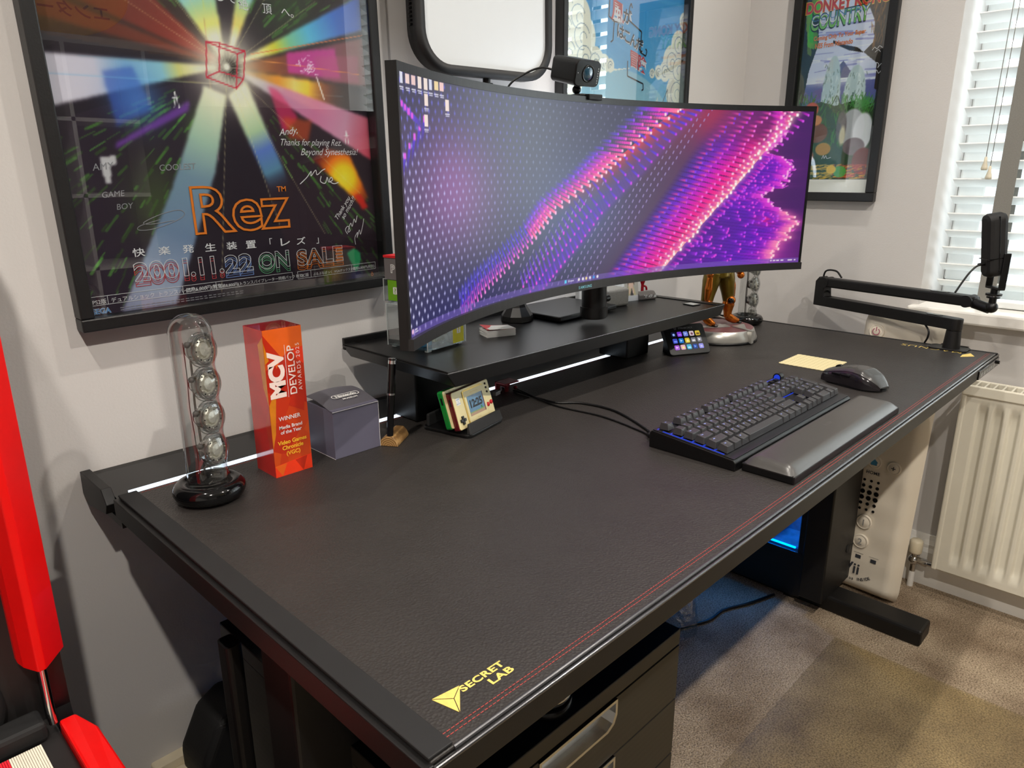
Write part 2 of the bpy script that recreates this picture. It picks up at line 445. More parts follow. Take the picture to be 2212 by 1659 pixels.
# venetian blind in the reveal
XB = 2.045
m_slat = M('blind_slat', (232, 235, 234), rough=0.4, var=0.012)
m_tape = M('ladder_tape', (128, 126, 120), rough=0.9, var=0.08, vscale=400)
m_cord = M('blind_cord', (150, 148, 142), rough=0.8)
m_tassel = M('pale_wood', (214, 206, 184), rough=0.5, var=0.08)
bl = thing('venetian_blind', 'white horizontal slatted blind with grey ladder tapes in the window reveal', 'blind', (XB, 0, 0))
sl = MB(); z = 0.875; k = 0
while z < WZ1 - .07:
    sl.box(-.025, .025, WY0 + .02, -.446, -.0015, .0015, m_slat, T(0, 0, z) @ RY(24))
    z += 0.0452; k += 1
sl.build('slats', bl)
MB().box(-.026, .026, WY0 + .02, -.446, WZ0 + .022, WZ0 + .04, m_slat, bev=.003).build('bottom_rail', bl)
MB().box(-.03, .03, WY0 + .02, -.446, WZ1 - .06, WZ1 - .002, m_slat, bev=.003).build('head_rail', bl)
for ty in (-.571, -1.2, -1.85):
    MB().box(-.0275, -.0265, ty - .02, ty + .02, WZ0 + .022, WZ1 - .05, m_tape).box(.0265, .0275, ty - .02, ty + .02, WZ0 + .022, WZ1 - .05, m_tape).build('ladder_tape', bl)
for cy, cz in ((-.519, 1.178), (-.532, 1.155)):
    t_ = MB().tube([(-.04, cy - .005, WZ1 - .05), (-.043, cy, cz + .03)], .0009, m_cord, n=6).build('cord', bl)
    MB().lathe([(.0004, .034), (.0035, .032), (.0038, .022), (.0075, .008), (.0082, .003), (.0065, 0), (.0004, 0)], m_tassel, n=16, Mx=T(-.043, cy, cz)).build('tassel', t_)

# radiator under the window
m_rad = M('radiator_enamel', (226, 221, 204), rough=0.35, var=0.012)
m_grille = M('grille_dark', (70, 62, 52), rough=0.8)
XR = 1.862
rd = thing('radiator', 'cream ribbed panel radiator under the window', 'radiator', (0, 0, 0))
b = MB()
def radf(u, v):
    y = -.592 - u * 1.1; zz = .10 + v * .52
    pitch = .0352; ph = ((u * 1.1 - .030) % pitch) / pitch
    e = min(1, max(0, (min(zz - .135, .585 - zz)) / .012))
    rib = 0.0
    if u * 1.1 > .030 and u * 1.1 < 1.07:
        rib = max(0.0, min(1.0, (.5 - abs(ph - .5)) * 6.0 - .8))
    return (XR + .010 * (rib if e > 0 else 0) * e, y, zz)
b.grid(radf, 561, 36, m_rad)
b.build('front_panel', rd)
MB().box(XR + .011, XW - .018, -1.692, -.592, .10, .612, m_rad, bev=.004).build('casing', rd)
MB().box(XR + .006, XR + .011, -1.692, -.592, .095, .11, m_rad).box(XR - .002, XR + .02, -.600, -.586, .095, .63, m_rad, bev=.004).build('side_trim', rd)
g = MB(); g.box(XR, XW - .018, -1.692, -.592, .6125, .6145, m_grille)
g.box(XR - .004, XR + .006, -1.692, -.588, .612, .640, m_rad, bev=.003); g.box(XW - .028, XW - .018, -1.692, -.588, .612, .640, m_rad, bev=.003)
for i in range(56): g.box(XR + .006, XW - .028, -.592 - i * .0198 - .0042, -.592 - i * .0198, .628, .639, m_rad)
g.build('top_grille', rd)
v = thing('radiator_valve', 'white capped chrome valve on the pipe beside the radiator', 'valve', (1.905, -.532, 0))
m_cap = M('valve_cap', (226, 214, 186), rough=0.4, var=.05)
MB().lathe([(.0005, .150), (.014, .149), (.0175, .144), (.0175, .112), (.016, .108), (.0005, .108)], m_cap, n=20).build('cap', v)
bb = MB().cyl((0, 0, .05), (0, 0, .110), .009, m_chrome).sphere((0, 0, .085), .016, m_chrome, n=10).cyl((0, 0, .085), (0, -.035, .085), .012, m_chrome).cyl((0, -.035, .085), (0, -.062, .085), .008, m_chrome)
bb.build('valve_body', v)
MB().cyl((0, 0, -.0), (0, 0, .055), .0085, m_trim, n=14).build('pipe', v)
# clear plastic chair mat on the carpet
m_cmat = GLASS('chair_mat_vinyl', tint=(246, 243, 230), rough=0.55, base=0.015, edge=0.14, bump=0.03, bscale=60)
tag(MB().box(.2, 1.49, -1.75, -.474, .002, .005, m_cmat).build('chair_mat'), 'clear vinyl chair mat lying flat on the beige carpet', 'chair mat')
# ------------------------------------------------------------------ desk
DZ = 0.747     # metal top surface, the leather mat lies on it
desk = thing('desk', 'long black steel desk with the leather mat on top', 'desk', (0.885, -0.33, 0))
dl = Matrix.Translation((-.885, .33, 0))
m_rim = M('bevel_steel', (120, 120, 122), rough=.20, var=.04, metal=.9)
b = MB()
b.box(0, 1.77, -.664, .0, .7225, DZ, m_black, dl, bev=.0022)
b.build('desktop', desk)
# raised lip along the front edge and the right end
MB().box(0.001, 1.769, -.668, -.6638, .7235, .7485, m_black, dl, bev=.0012).cyl((.001, -.6664, .7484), (1.769, -.6664, .7484), .0019, m_rim, Mx=dl, n=20).build('front_rim', desk)
MB().box(1.763, 1.7695, -.6655, .13, .7235, .7525, m_black, dl, bev=.0016).build('end_rim', desk)
# left end clamp strip over the mat
MB().box(.002, .026, -.660, -.002, .7515, .7545, m_matte, dl, bev=.001).box(-.004, .0045, -.664, .0, .7225, .7495, m_black, dl, bev=.0012).build('end_clamp', desk)
# cable tray behind the top with its glossy hinged lid
tr = MB()
prof = [(.036, .728), (.052, .7475), (.145, .7475), (.147, .712), (.125, .700), (.045, .712)]
tr.prism([(y, z) for y, z in prof], -.004, .010, m_black, dl @ frame((0, 0, 0), (0, 1, 0), (0, 0, 1), (1, 0, 0)), bev=.001)
tr.prism([(y, z) for y, z in prof], 1.756, 1.768, m_black, dl @ frame((0, 0, 0), (0, 1, 0), (0, 0, 1), (1, 0, 0)), bev=.001)
tr.box(.01, 1.756, .03, .145, .690, .702, m_black, dl); tr.box(.01, 1.756, .118, .147, .700, .742, m_black, dl, bev=.002)
tr.build('cable_tray', desk)
m_lid = M('tray_lid', (24, 24, 24), rough=.16, var=.05, spec=.6)
MB().poly([(.010, .030, .734), (1.756, .030, .734), (1.756, .118, .7465), (.010, .118, .7465), (.010, .030, .7315), (1.756, .030, .7315), (1.756, .118, .743), (.010, .118, .743)],
          [(0, 1, 2, 3), (7, 6, 5, 4), (0, 4, 5, 1), (1, 5, 6, 2), (2, 6, 7, 3), (3, 7, 4, 0)], m_lid, dl).build('tray_lid', desk)
m_led = EMIT('led_strip', (225, 240, 255), 2.2)
MB().box(.02, .41, .006, .014, .7460, .7506, m_led, dl).box(.41, 1.75, .006, .014, .7460, .7506, m_led, dl).build('light_strip', desk)
# control panel on the front edge near the right end
m_icon = M('panel_icon', (170, 170, 165), rough=.5)
cp = MB().box(1.575, 1.762, -.6705, -.668, .7245, .7445, m_gloss, dl, bev=.0008)
cpo = cp.build('control_panel', desk)
ic = MB(); Mf = dl @ frame((0, -.6708, 0), (1, 0, 0), (0, 0, 1))
xx = 1.584
for wd in (.006, .010, .004, .012, .004, .008, .005, .008, .005, .008, .005, .008):
    ic.box(0, wd, 0, .009, 0, .0003, m_icon, Mf @ T(xx, .7290, 0)); xx += wd + .0045
ic.build('icons', cpo)
MB().cyl((1.748, -.6705, .7345), (1.748, -.6755, .7345), .0042, m_gloss, n=16, Mx=dl).build('button', cpo)
# legs
def leg(x0, x1, name):
    l = MB().box(x0, x1, -.41, -.345, .045, .7215, m_black, dl, bev=.004).box(x0 + .045, x1 - .045, -.35, -.325, .09, .7215, m_black, dl, bev=.003)
    l.cyl((x1 - .045, -.412, .155), (x1 - .045, -.405, .155), .012, m_matte, n=20, Mx=dl)
    return l.build(name, desk)
leg(1.545, 1.745, 'leg'); leg(.022, .235, 'leg')
for fx in (1.60, .09):
    MB().box(fx, fx + .08, -.645, .0, 0.0, .045, m_black, dl, bev=.007).build('foot', desk)
MB().box(.235, 1.545, -.30, -.26, .62, .7215, m_black, dl, bev=.003).build('crossbar', desk)

# ------------------------------------------------------------------ leather mat
m_leather = M('black_leather', (45, 42, 40), rough=.47, spec=.42, var=.05, vscale=14, bump=.30, bscale=330, kind='voronoi', rvar=.04)
m_piping = M('mat_edge', (96, 96, 98), rough=.26, metal=.75, var=.03)
m_thread = M('red_thread', (176, 62, 58), rough=.7, var=.12, vscale=700)
mat_t = thing('desk_mat', 'black leather desk mat with red stitching covering the desktop', 'desk mat', (0.885, -0.33, DZ))
ml = Matrix.Translation((-.885, .33, 0))
b = MB().box(.003, 1.762, -.6615, -.0005, .0002, .0042, m_leather, ml, bev=.0016)
b.build('leather_sheet', mat_t)
MB().cyl((.026, -.6604, .0020), (1.762, -.6604, .0020), .0025, m_piping, Mx=ml, n=18).build('edge_piping', mat_t)
def stitches(name, xa, xb, y):
    s_ = MB(); x = xa
    while x < xb:
        s_.box(x, x + .0034, y - .00028, y + .00028, .0040, .0045, m_thread, ml); x += .0046
    return s_.build(name, mat_t)
stitches('stitching', .027, 1.755, -.6505); stitches('stitching', .027, 1.755, -.6460); stitches('stitching', .03, 1.755, -.0075)
# gold mark near the front left corner, and the one along the right end
def emblem(mb, Mx, s):
    A, B, C, O = (0, 0), (.62, .86), (1.0, -.28), (.56, .18)
    A, B, C = (-.05, .10), (.62, .80), (.95, -.32); O = (.50, .28)
    g = .018
    for p, q, r_ in ((A, B, O), (B, C, O), (C, A, O)):
        c = ((p[0] + q[0] + r_[0]) / 3, (p[1] + q[1] + r_[1]) / 3)
        t_ = [(c[0] + (k[0] - c[0]) * .93, c[1] + (k[1] - c[1]) * .93) for k in (p, q, r_)]
        mb.prism([(x * s, y * s) for x, y in t_], 0, .0004, m_gold, Mx)
e = MB(); zt = .0043
P = lambda x, y: Matrix.Translation((x, y, zt))
# triangle of three facets
pts = {'a': (.0455, -.6095), 'b': (.0745, -.6135), 'c': (.0525, -.6385), 'o': (.0600, -.6225)}
def tri(mb, p, q, r_, k=.92):
    c = [(p[i] + q[i] + r_[i]) / 3 for i in (0, 1)]
    mb.prism([(c[0] + (v[0] - c[0]) * k, c[1] + (v[1] - c[1]) * k) for v in (p, q, r_)][::-1], .0043, .0046, m_gold, ml)
tri(e, pts['a'], pts['b'], pts['o']); tri(e, pts['b'], pts['c'], pts['o']); tri(e, pts['c'], pts['a'], pts['o'])
e.fit('SECRET', .0705, .1205, -.6225, -.6145, m_gold, ml @ T(0, 0, .0045), bold=.035, spacing=1.08)
e.fit('LAB', .0945, .1215, -.6335, -.6255, m_gold, ml @ T(0, 0, .0045), bold=.035, spacing=1.08)
e.build('gold_logo', mat_t)
e = MB()
e.fit('MAGNUS', 0, .135, 0, .021, m_gold, ml @ T(1.727, -.600, .0045) @ RZ(90), bold=-.01, spacing=1.1)
tri(e, (1.667, -.608), (1.696, -.606), (1.696, -.632), .96); tri(e, (1.696, -.606), (1.725, -.617), (1.696, -.632), .96)
e.build('end_logo', mat_t)

# ------------------------------------------------------------------ riser shelf
SZ = .87
m_shelf = M('shelf_black', (17, 16, 16), rough=.36, spec=.42, var=.08, vscale=60, bump=.04, bscale=1200)
rs = thing('monitor_riser', 'black shelf riser standing across the back of the desk', 'shelf', (.885, -.03, DZ + .004))
rl = Matrix.Translation((-.885, .03, -(DZ + .004)))
X0, X1, Y0, Y1 = .440, 1.318, -.177, .118
b = MB()
# top board with sloping ends
pr = [(X0, SZ), (X1, SZ), (X1 - .018, SZ - .025), (X0 + .018, SZ - .025)]
b.prism(pr, -Y1, -Y0, m_shelf, rl @ frame((0, 0, 0), (1, 0, 0), (0, 0, 1), (0, -1, 0)), bev=.0016)
b.build('top_board', rs)
MB().box(X0 + .004, X0 + .026, Y0 + .001, Y1 - .002, SZ, SZ + .0022, m_shelf, rl, bev=.0008).build('end_strip', rs)
MB().box(X1 - .026, X1 - .004, Y0 + .001, Y1 - .002, SZ, SZ + .0022, m_shelf, rl, bev=.0008).build('end_strip', rs)
MB().box(X0 + .004, X1 - .004, Y1 - .004, Y1 + .004, SZ - .01, SZ + .012, m_shelf, rl, bev=.0015).build('back_lip', rs)
MB().cyl((X0 + .002, Y0 + .0008, SZ - .0006), (X1 - .002, Y0 + .0008, SZ - .0006), .0011, m_rim, Mx=rl, n=12).build('edge_trim', rs)
m_light = M('light_steel', (120, 120, 118), rough=.35, metal=.6, var=.04)
MB().box(X0 + .03, X1 - .03, Y0 + .03, Y0 + .075, SZ - .0285, SZ - .025, m_light, rl).build('under_rail', rs)
MB().box(.475, .565, -.052, .03, .7515, SZ - .025, m_blackp, rl, bev=.003).build('leg', rs)
MB().box(1.10, 1.19, -.052, .03, .7515, SZ - .025, m_blackp, rl, bev=.003).build('leg', rs)
# ------------------------------------------------------------------ curved monitor
mon = thing('monitor', 'wide curved black monitor standing on the riser, wallpaper of pink and violet rods', 'monitor', (.842, -.139, 1.130), (.004, R(-.62), -.041))
# local frame: x across, z up, curve radius 1 m, ends towards the viewer
MW, MH = 1.150, .348
def curve(u, v, d=0.0):
    """u along the arc, v up, d behind the screen"""
    a = u; r = 1.0 + d
    return np.stack([r * np.sin(a), -1.0 + r * np.cos(a), v + 0 * a], -1)
def cpt(u, v, d): p = curve(np.array([u]), np.array([v]), d)[0]; return (float(p[0]), float(p[1]), float(p[2]))
def shell(mb, u0, u1, v0, v1, d0, d1, mat, n=60, back=None):
    us = np.linspace(u0, u1, n); V = []; F = []
    for u in us:
        V += [cpt(u, v0, d0), cpt(u, v1, d0), cpt(u, v1, d1), cpt(u, v0, d1)]
    for i in range(n - 1):
        a, c = 4 * i, 4 * i + 4
        F += [(a, c, c + 1, a + 1), (a + 1, c + 1, c + 2, a + 2), (a + 2, c + 2, c + 3, a + 3), (a + 3, c + 3, c, a)]
    F += [(0, 1, 2, 3), (4 * n - 1, 4 * n - 2, 4 * n - 3, 4 * n - 4)]
    return mb.add(V, F, mat)
m_bez = M('bezel_plastic', (11, 11, 12), rough=.34, var=.05)
hb = MB()
shell(hb, -MW / 2, MW / 2, -MH / 2, MH / 2, .0015, .0135, m_bez)
# deeper spine on the back
V = []; F = []
for u in np.linspace(-.30, .30, 31):
    hgt = .135 - .05 * (abs(u) / .30) ** 3; dd = .095 - .03 * (abs(u) / .3) ** 2
    V += [cpt(u, -hgt, .0125), cpt(u, hgt, .0125), cpt(u, hgt * .75, dd), cpt(u, -hgt * .75, dd)]
for i in range(30):
    a, c = 4 * i, 4 * i + 4
    F += [(a + 1, c + 1, c + 2, a + 2), (a + 2, c + 2, c + 3, a + 3), (a + 3, c + 3, c, a)]
F += [(0, 1, 2, 3), (4 * 31 - 1, 4 * 31 - 2, 4 * 31 - 3, 4 * 31 - 4)]
hb.add(V, F, m_bez)
hb.build('housing', mon)
bz = MB()
shell(bz, -MW / 2, MW / 2, .1632, MH / 2, -.0012, .002, m_bez); shell(bz, -MW / 2, -.5695, -.1585, .1632, -.0012, .002, m_bez, n=3); shell(bz, .5695, MW / 2, -.1585, .1632, -.0012, .002, m_bez, n=3)
bz.build('bezel', mon)
m_chin = M('chin_plastic', (34, 34, 35), rough=.33, var=.05)
ch = shell(MB(), -MW / 2, MW / 2, -MH / 2, -.1585, -.006, .002, m_chin).build('chin', mon)
m_logo = M('logo_blue_silver', (120, 190, 205), rough=.3, metal=.2)
lg = MB(); u0 = -.040
for i, cchar in enumerate('SAMSUNG'):
    u = u0 + i * .0058; p = Vector(cpt(u, -.1695, -.0063)); tx = Vector((math.cos(u), -math.sin(u), 0))
    lg.text(cchar, .0075, m_logo, frame(p, tx, (0, 0, 1)), bold=.02)
lg.build('lettering', ch)

# the lit picture
S_ = Canvas(-.5695, .5695, -.1585, .1632, .0012, (54, 52, 80))
X, Z = S_.X, S_.Z
S_.glow(-.20, .10, .22, (76, 82, 100), 1.0, .20); S_.glow(-.02, -.03, .16, (78, 92, 136), .9, .10)
S_.glow(-.41, .025, .115, (138, 92, 148), .95, .085); S_.glow(-.42, -.16, .25, (30, 30, 92), .95, .06)
S_.put(np.clip((X - .02 - .55 * Z) / .22, 0, 1), (92, 62, 96)); S_.put(np.clip((X - .18 - .3 * Z) / .2, 0, 1), (84, 40, 92))
S_.put(np.clip((X - .40) / .14, 0, 1), (70, 26, 98)); S_.glow(.50, -.14, .07, (150, 40, 160), .7, .05)
def ip(t, pts): 
    ts = np.linspace(0, 1, len(pts)); return np.array([np.interp(t, ts, [p[k] for p in pts]) for k in (0, 1)])
H1 = [(.262, .180), (.228, .158), (.089, .074), (.013, .028), (-.106, -.025), (-.175, -.073), (-.26, -.114), (-.334, -.142), (-.40, -.175)]
H2 = [(.30, .17), (.231, .119), (.142, .044), (.029, -.032), (-.037, -.088), (-.105, -.133), (-.16, -.17)]
H3 = [(.56, .19), (.457, .079), (.404, .022), (.326, -.053), (.232, -.135), (.17, -.19)]
EDG = [(.493, .164), (.501, .143), (.5, .108), (.468, .079), (.516, .065), (.535, .045), (.511, .011), (.455, -.012), (.505, -.038), (.557, -.069), (.524, -.109), (.493, -.15), (.49, -.17)]

def xat(z, H): return np.interp(z, [p[1] for p in H[::-1]], [p[0] for p in H[::-1]])
def mixc(d, stops):
    r_ = [q[0] for q in stops]; return np.stack([np.interp(d, r_, [q[1][i] for q in stops]) for i in range(3)], -1), np.interp(d, r_, [q[2] for q in stops])
def blendim(col, al): S_.im[:] = S_.im * (1 - al[..., None]) + col * al[..., None]
def rod(head, tail, w, tc, hc, cap, a=.95, hw=1.12):
    n = 8
    for k in range(n):
        f0, f1 = k / n, (k + 1) / n
        p = (tail[0] + (head[0] - tail[0]) * f0, tail[1] + (head[1] - tail[1]) * f0); q = (tail[0] + (head[0] - tail[0]) * f1, tail[1] + (head[1] - tail[1]) * f1)
        c = [tc[i] + (hc[i] - tc[i]) * f0 for i in range(3)]
        S_.line(p, q, w, c, a * min(1, .18 + 1.3 * f0))
    S_.poly([(head[0] - w * .5, head[1] - w * .52), (head[0] + w * .5, head[1] - w * .52), (head[0] + w * .5, head[1] + w * .52), (head[0] - w * .5, head[1] + w * .52)], cap, 1.0, 1)
# red wash to the right of the first ridge, fading down the slope
dr = X - xat(Z, H1)
topw = np.clip((Z + .03) / .12, 0, 1)
blendim(np.broadcast_to(np.array((226., 58, 80)), S_.im.shape), np.exp(-np.clip(dr, 0, 9) / .055) * (dr > -.01) * topw * .95)
S_.glow(.33, .15, .07, (176, 40, 84), .7, .06)
# the purple heap right of the third ridge with its ragged edge
ez = Z.copy(); row = np.floor((Z + .3) / .0062).astype(int); jag = rng.normal(0, .009, 200)[row % 200]
xe = xat(Z, EDG) + jag; xr = xat(Z, H3)
inside = ((X > xr - .02) & (X < xe)).astype(float)
de = xe - X
col, al = mixc(de, [(0, (236, 110, 226), 1), (.008, (206, 40, 206), 1), (.03, (150, 22, 205), 1), (.08, (96, 20, 190), 1), (.2, (86, 20, 160), .95)])
blendim(col, al * inside * .92)
hal = np.clip(np.exp(-np.clip(-de, 0, 9) / .022), 0, 1) * (de < 0) * (.35 + .4 * (Z < -.04))
blendim(np.broadcast_to(np.array((176., 40, 176)), S_.im.shape), hal * .6)
S_.put(inside * (np.sin((Z + .12 * X) * 2 * math.pi / .0068) > .55) * .45, (66, 14, 130))
S_.glow(.425, .085, .030, (236, 18, 120), .85, .022); S_.glow(.475, -.062, .024, (236, 22, 130), .85, .012); S_.glow(.36, .085, .05, (84, 14, 196), .6, .028)
for i in range(330):
    z = rng.uniform(-.15, .16); x1 = float(xat(z, EDG)); x0 = float(xat(z, H3)) + .01
    if x1 - x0 < .02: continue
    f_ = rng.random() ** .8; x = x0 + (x1 - x0) * f_
    cap = (232, 70, 224) if rng.random() < .6 else (176, 60, 240)
    if f_ > .93: cap = (255, 190, 226)
    rod((x, z), (x - .022, z + .003), .0044, (84, 20, 180), (160, 24, 205), cap, .5)
for i in range(64):
    z = .162 - i * .0049; x = float(xat(z, EDG)) + rng.normal(0, .006); hot = z < -.045
    rod((x, z), (x - .030, z + .004), .0052, (190, 30, 200), (255, 150, 190) if hot else (232, 70, 215), (255, 244, 240) if hot else (250, 170, 232), .9)
    if hot: S_.glow(x - .008, z, .020, (255, 130, 170), .30, .008)
# third ridge: bars run from violet through magenta to white-hot ends
d3 = xr - X
tt = np.clip((.16 - Z) / .32, 0, 1); wd3 = .20 - .03 * tt
col, al = mixc(d3 / wd3, [(0, (255, 170, 170), 1), (.10, (252, 74, 128), 1), (.30, (238, 12, 150), 1), (.48, (206, 12, 190), 1), (.68, (120, 26, 210), .95), (.88, (70, 30, 170), .7), (1.0, (60, 30, 120), 0), (9, (60, 30, 120), 0)])
band3 = (d3 > 0).astype(float) * np.clip((.20 - Z) / .06 * 1.0, 0, 1)
topfade = np.clip((.105 - Z) / .05, 0, 1) * .75 + .25
blendim(col, al * band3 * topfade)
sl3 = (Z + (.10 + .16 * tt) * X) / .0090
S_.put(band3 * al * ((sl3 % 1) < .27) * (.62 - .45 * np.clip(1 - d3 / .05, 0, 1)) * topfade, (60, 14, 84))
n3 = 40
for lay in (5, 4, 3, 2, 1, 0):
    for i in range(n3):
        z = .165 - (i + .5 * (lay % 2)) * .0088; x = float(xat(z, H3)); wl = .20 - .03 * min(1, max(0, (.16 - z) / .32))
        dxx = (0, .055, .14, .30, .50, .68)[lay] * wl + .004 * rng.normal()
        sz_ = (.0056, .0052, .0050, .0048, .0046, .0044)[lay]
        cap = [(255, 250, 246), (255, 236, 236), (255, 190, 226), (248, 110, 226), (214, 60, 226), (132, 60, 236)][lay]
        hx, hz = x - dxx, z + dxx * .10
        if lay < 2: S_.glow(hx, hz, .010, (255, 190, 190), .35, .007)
        rod((hx, hz), (hx - .020, hz + .0025), sz_, col[0, 0] * 0 + np.array((200, 30, 180)), (252, 90 + 30 * (lay < 2), 150), cap, .35 if lay else .8)
for i in range(46):
    x, z = ip(i / 46, H3); rod((x + .020, z - .010), (x + .004, z - .005), .0044, (150, 26, 160), (200, 40, 200), (214, 80, 230), .7)
# second ridge: violet to pink heads over a blue wash
d2 = xat(Z, H2) - X; t2 = np.clip((.15 - Z) / .3, 0, 1)
col, al = mixc(d2, [(-.02, (90, 60, 170), 0), (0, (112, 60, 200), .75), (.03, (92, 56, 205), .70), (.06, (86, 70, 170), .30), (.09, (90, 80, 150), 0), (9, (90, 80, 150), 0)])
blendim(col, al * (.35 + .5 * t2))
S_.put((al > .05) * (((X + .62 * Z) / .0100) % 1 < .3) * al * .5 * t2, (64, 60, 120))
for lay in (2, 1, 0):
    for i in range(34):
        t = (i + .5 * (lay % 2)) / 34; x, z = ip(t, H2)
        h = (x - lay * .026, z + lay * .0095); tl = (h[0] - .030 + .020 * t, h[1] + .004 + .026 * t)
        cap = (168 + 85 * t, 46 + 34 * t, 236 - 10 * t) if lay else (190 + 56 * t, 56 + 20 * t, 232 - 10 * t)
        rod(h, tl, .0048, (70, 56, 180), (96 + 40 * t, 46, 226), cap, .8)
# lattice of small lozenges over the left and between the ridges
for j in range(-2, 33):
    for i in range(-2, 66):
        u = -.585 + i * .0192 + (j % 2) * .0096; v = .172 - j * .0106 - .008 * math.sin(u * 5)
        if u > .50: continue
        if v > float(xat(v, H1)) * 0 + float(np.interp(u, [p[0] for p in H1[::-1]], [p[1] for p in H1[::-1]])) + .004:
            if u > float(xat(v, H1)) - .10 * np.clip((v + .05) / .15, .15, 1): continue
            f = np.clip((u + .57) / .5, 0, 1); hi = np.clip((v - .02) / .1, 0, 1)
            col_ = np.array((222, 220, 250)) * (1 - f) * (1 - hi) + np.array((104, 104, 214)) * (1 - (1 - f) * (1 - hi)) if f < .75 else np.array((140, 146, 196))
            hw_ = .0031 - .0015 * f; hh_ = .0044 - .0020 * f; al_ = .95 - .35 * f
            S_.poly([(u - hw_, v), (u, v - hh_), (u + hw_, v), (u, v + hh_)], col_, al_, 1)
        else:
            x3 = float(xat(v, H3)); x1_ = float(xat(v, H1)); x2_ = float(xat(v, H2))
            if u < x3 - .20 and (u > x2_ + .012 or x1_ + .02 < u < x2_ - .075): S_.line((u - .001, v - .0018), (u + .001, v + .0018), .0030, (158, 140, 200), .8)
# violet rods in the top left corner
for i in range(5):
    u = -.560 + i * .0165; v = .068 + i * .0115
    rod((u, v), (u - .012, v - .030), .0075, (60, 46, 150), (80, 50, 215), (226, 96, 226), .7)
    S_.line((u + .004, v + .010), (u + .004, v + .016), .0034, (74, 74, 190), .9)
for i in range(4): rod((-.562 + i * .010, .128 - .004 * i), (-.520 + i * .012, .110 - i * .004), .0075, (60, 56, 120), (96, 60, 230), (226, 84, 226), .55)
# first ridge: long pink bars with white ends at the top, short pink heads on blue stems below
for lay in (3, 2, 1, 0):
    for i in range(48):
        t = (i + .5 * (lay % 2)) / 48; x, z = ip(t, H1)
        tx = np.interp(t, [0, .35, .6, 1], [-.105, -.066, -.028, -.008]); tz = np.interp(t, [0, .3, .6, 1], [-.006, .008, .026, .042])
        k_ = (0, .24, .55, .95)[lay]; h = (x + tx * k_, z + tz * k_)
        if t < .62:
            b_ = np.interp(t, [0, .4, .62], [1, .8, .3])
            cap = [(255, 236 * b_ + 130 * (1 - b_), 232), (255, 215 * b_ + 120 * (1 - b_), 226), (252, 120, 214), (150, 70, 236)][lay]
            hc = [(255, 130, 160), (244, 60, 176), (196, 40, 210), (92, 56, 214)][lay]; tc = [(246, 50, 160), (206, 36, 196), (104, 44, 200), (76, 66, 160)][lay]
            w_ = .0052
        else:
            cap = [(255, 150, 226), (252, 116, 210), (238, 84, 204), (110, 90, 220)][lay]; hc = [(240, 84, 205), (214, 60, 205), (86, 48, 225), (64, 60, 190)][lay]; tc = (62, 50, 200); w_ = .0042
        sl_ = .62 if lay < 3 else .35
        rod(h, (h[0] + tx * sl_ * .95, h[1] + tz * sl_), w_, tc, hc, cap, .92 if lay < 3 else .6)
# taskbar and desktop icons
S_.put((Z < -.1480) * .55, (122, 96, 188)); 
def icon(u, v, w, h, c): S_.poly([(u - w, v - h), (u + w, v - h), (u + w, v + h), (u - w, v + h)], c)
ICON = [(-.56, 0, (222, 222, 236)), (-.541, 1, (244, 214, 206)), (-.523, 1, (240, 204, 200)), (-.505, 2, (244, 226, 216)), (-.487, 2, (244, 226, 216)), (-.472, 0, (216, 218, 236)), (-.455, 1, (240, 214, 160)), (-.439, 1, (244, 204, 200))]
for u, k, c in ICON:
    icon(u, .1575 - (.0005 if k else 0), (.0042, .0062, .0055)[k], (.0066, .0052, .0072)[k], c)
    S_.line((u - .006, .1465), (u + .005, .1465), .0016, (225, 222, 236)); S_.line((u - .004, .1440), (u + .005, .1440), .0014, (205, 202, 226))
for u, v in ((-.487, .1375), (-.489, .112), (-.424, .1345)):
    icon(u, v, .0055, .0072, (246, 226, 216)); S_.line((u - .006, v - .0108), (u + .006, v - .0108), .0016, (225, 222, 236)); S_.line((u - .005, v - .0132), (u + .005, v - .0132), .0013, (205, 202, 226))
icon(-.074, -.1525, .0027, .0027, (90, 205, 240)); S_.ring(-.064, -.1523, .0016, .001, (235, 235, 245)); S_.line((-.060, -.1527), (-.050, -.1527), .0018, (214, 208, 232))
for u, c in ((-.034, (232, 226, 226)), (-.022, (236, 236, 240)), (-.012, (240, 214, 150)), (-.001, (226, 226, 236)), (.010, (66, 150, 230)), (.021, (236, 230, 236))): S_.disc(u, -.1526, .0030, c)
for u, wd in ((.500, .002), (.508, .004), (.517, .005), (.528, .005), (.548, .009), (.560, .002)): S_.line((u - wd / 2, -.1528), (u + wd / 2, -.1528), .0026, (232, 222, 236))
S_.disc(-.561, -.1515, .0034, (240, 190, 220)); S_.line((-.553, -.1505), (-.546, -.1505), .0017, (235, 230, 240)); S_.line((-.553, -.1535), (-.543, -.1535), .0014, (215, 210, 235))
m_screen = VC('lit_screen', rough=.28, spec=.30, emit=.92)
S_.mesh('screen', m_screen, lambda x, z: curve(x, z, 0.0), mon)

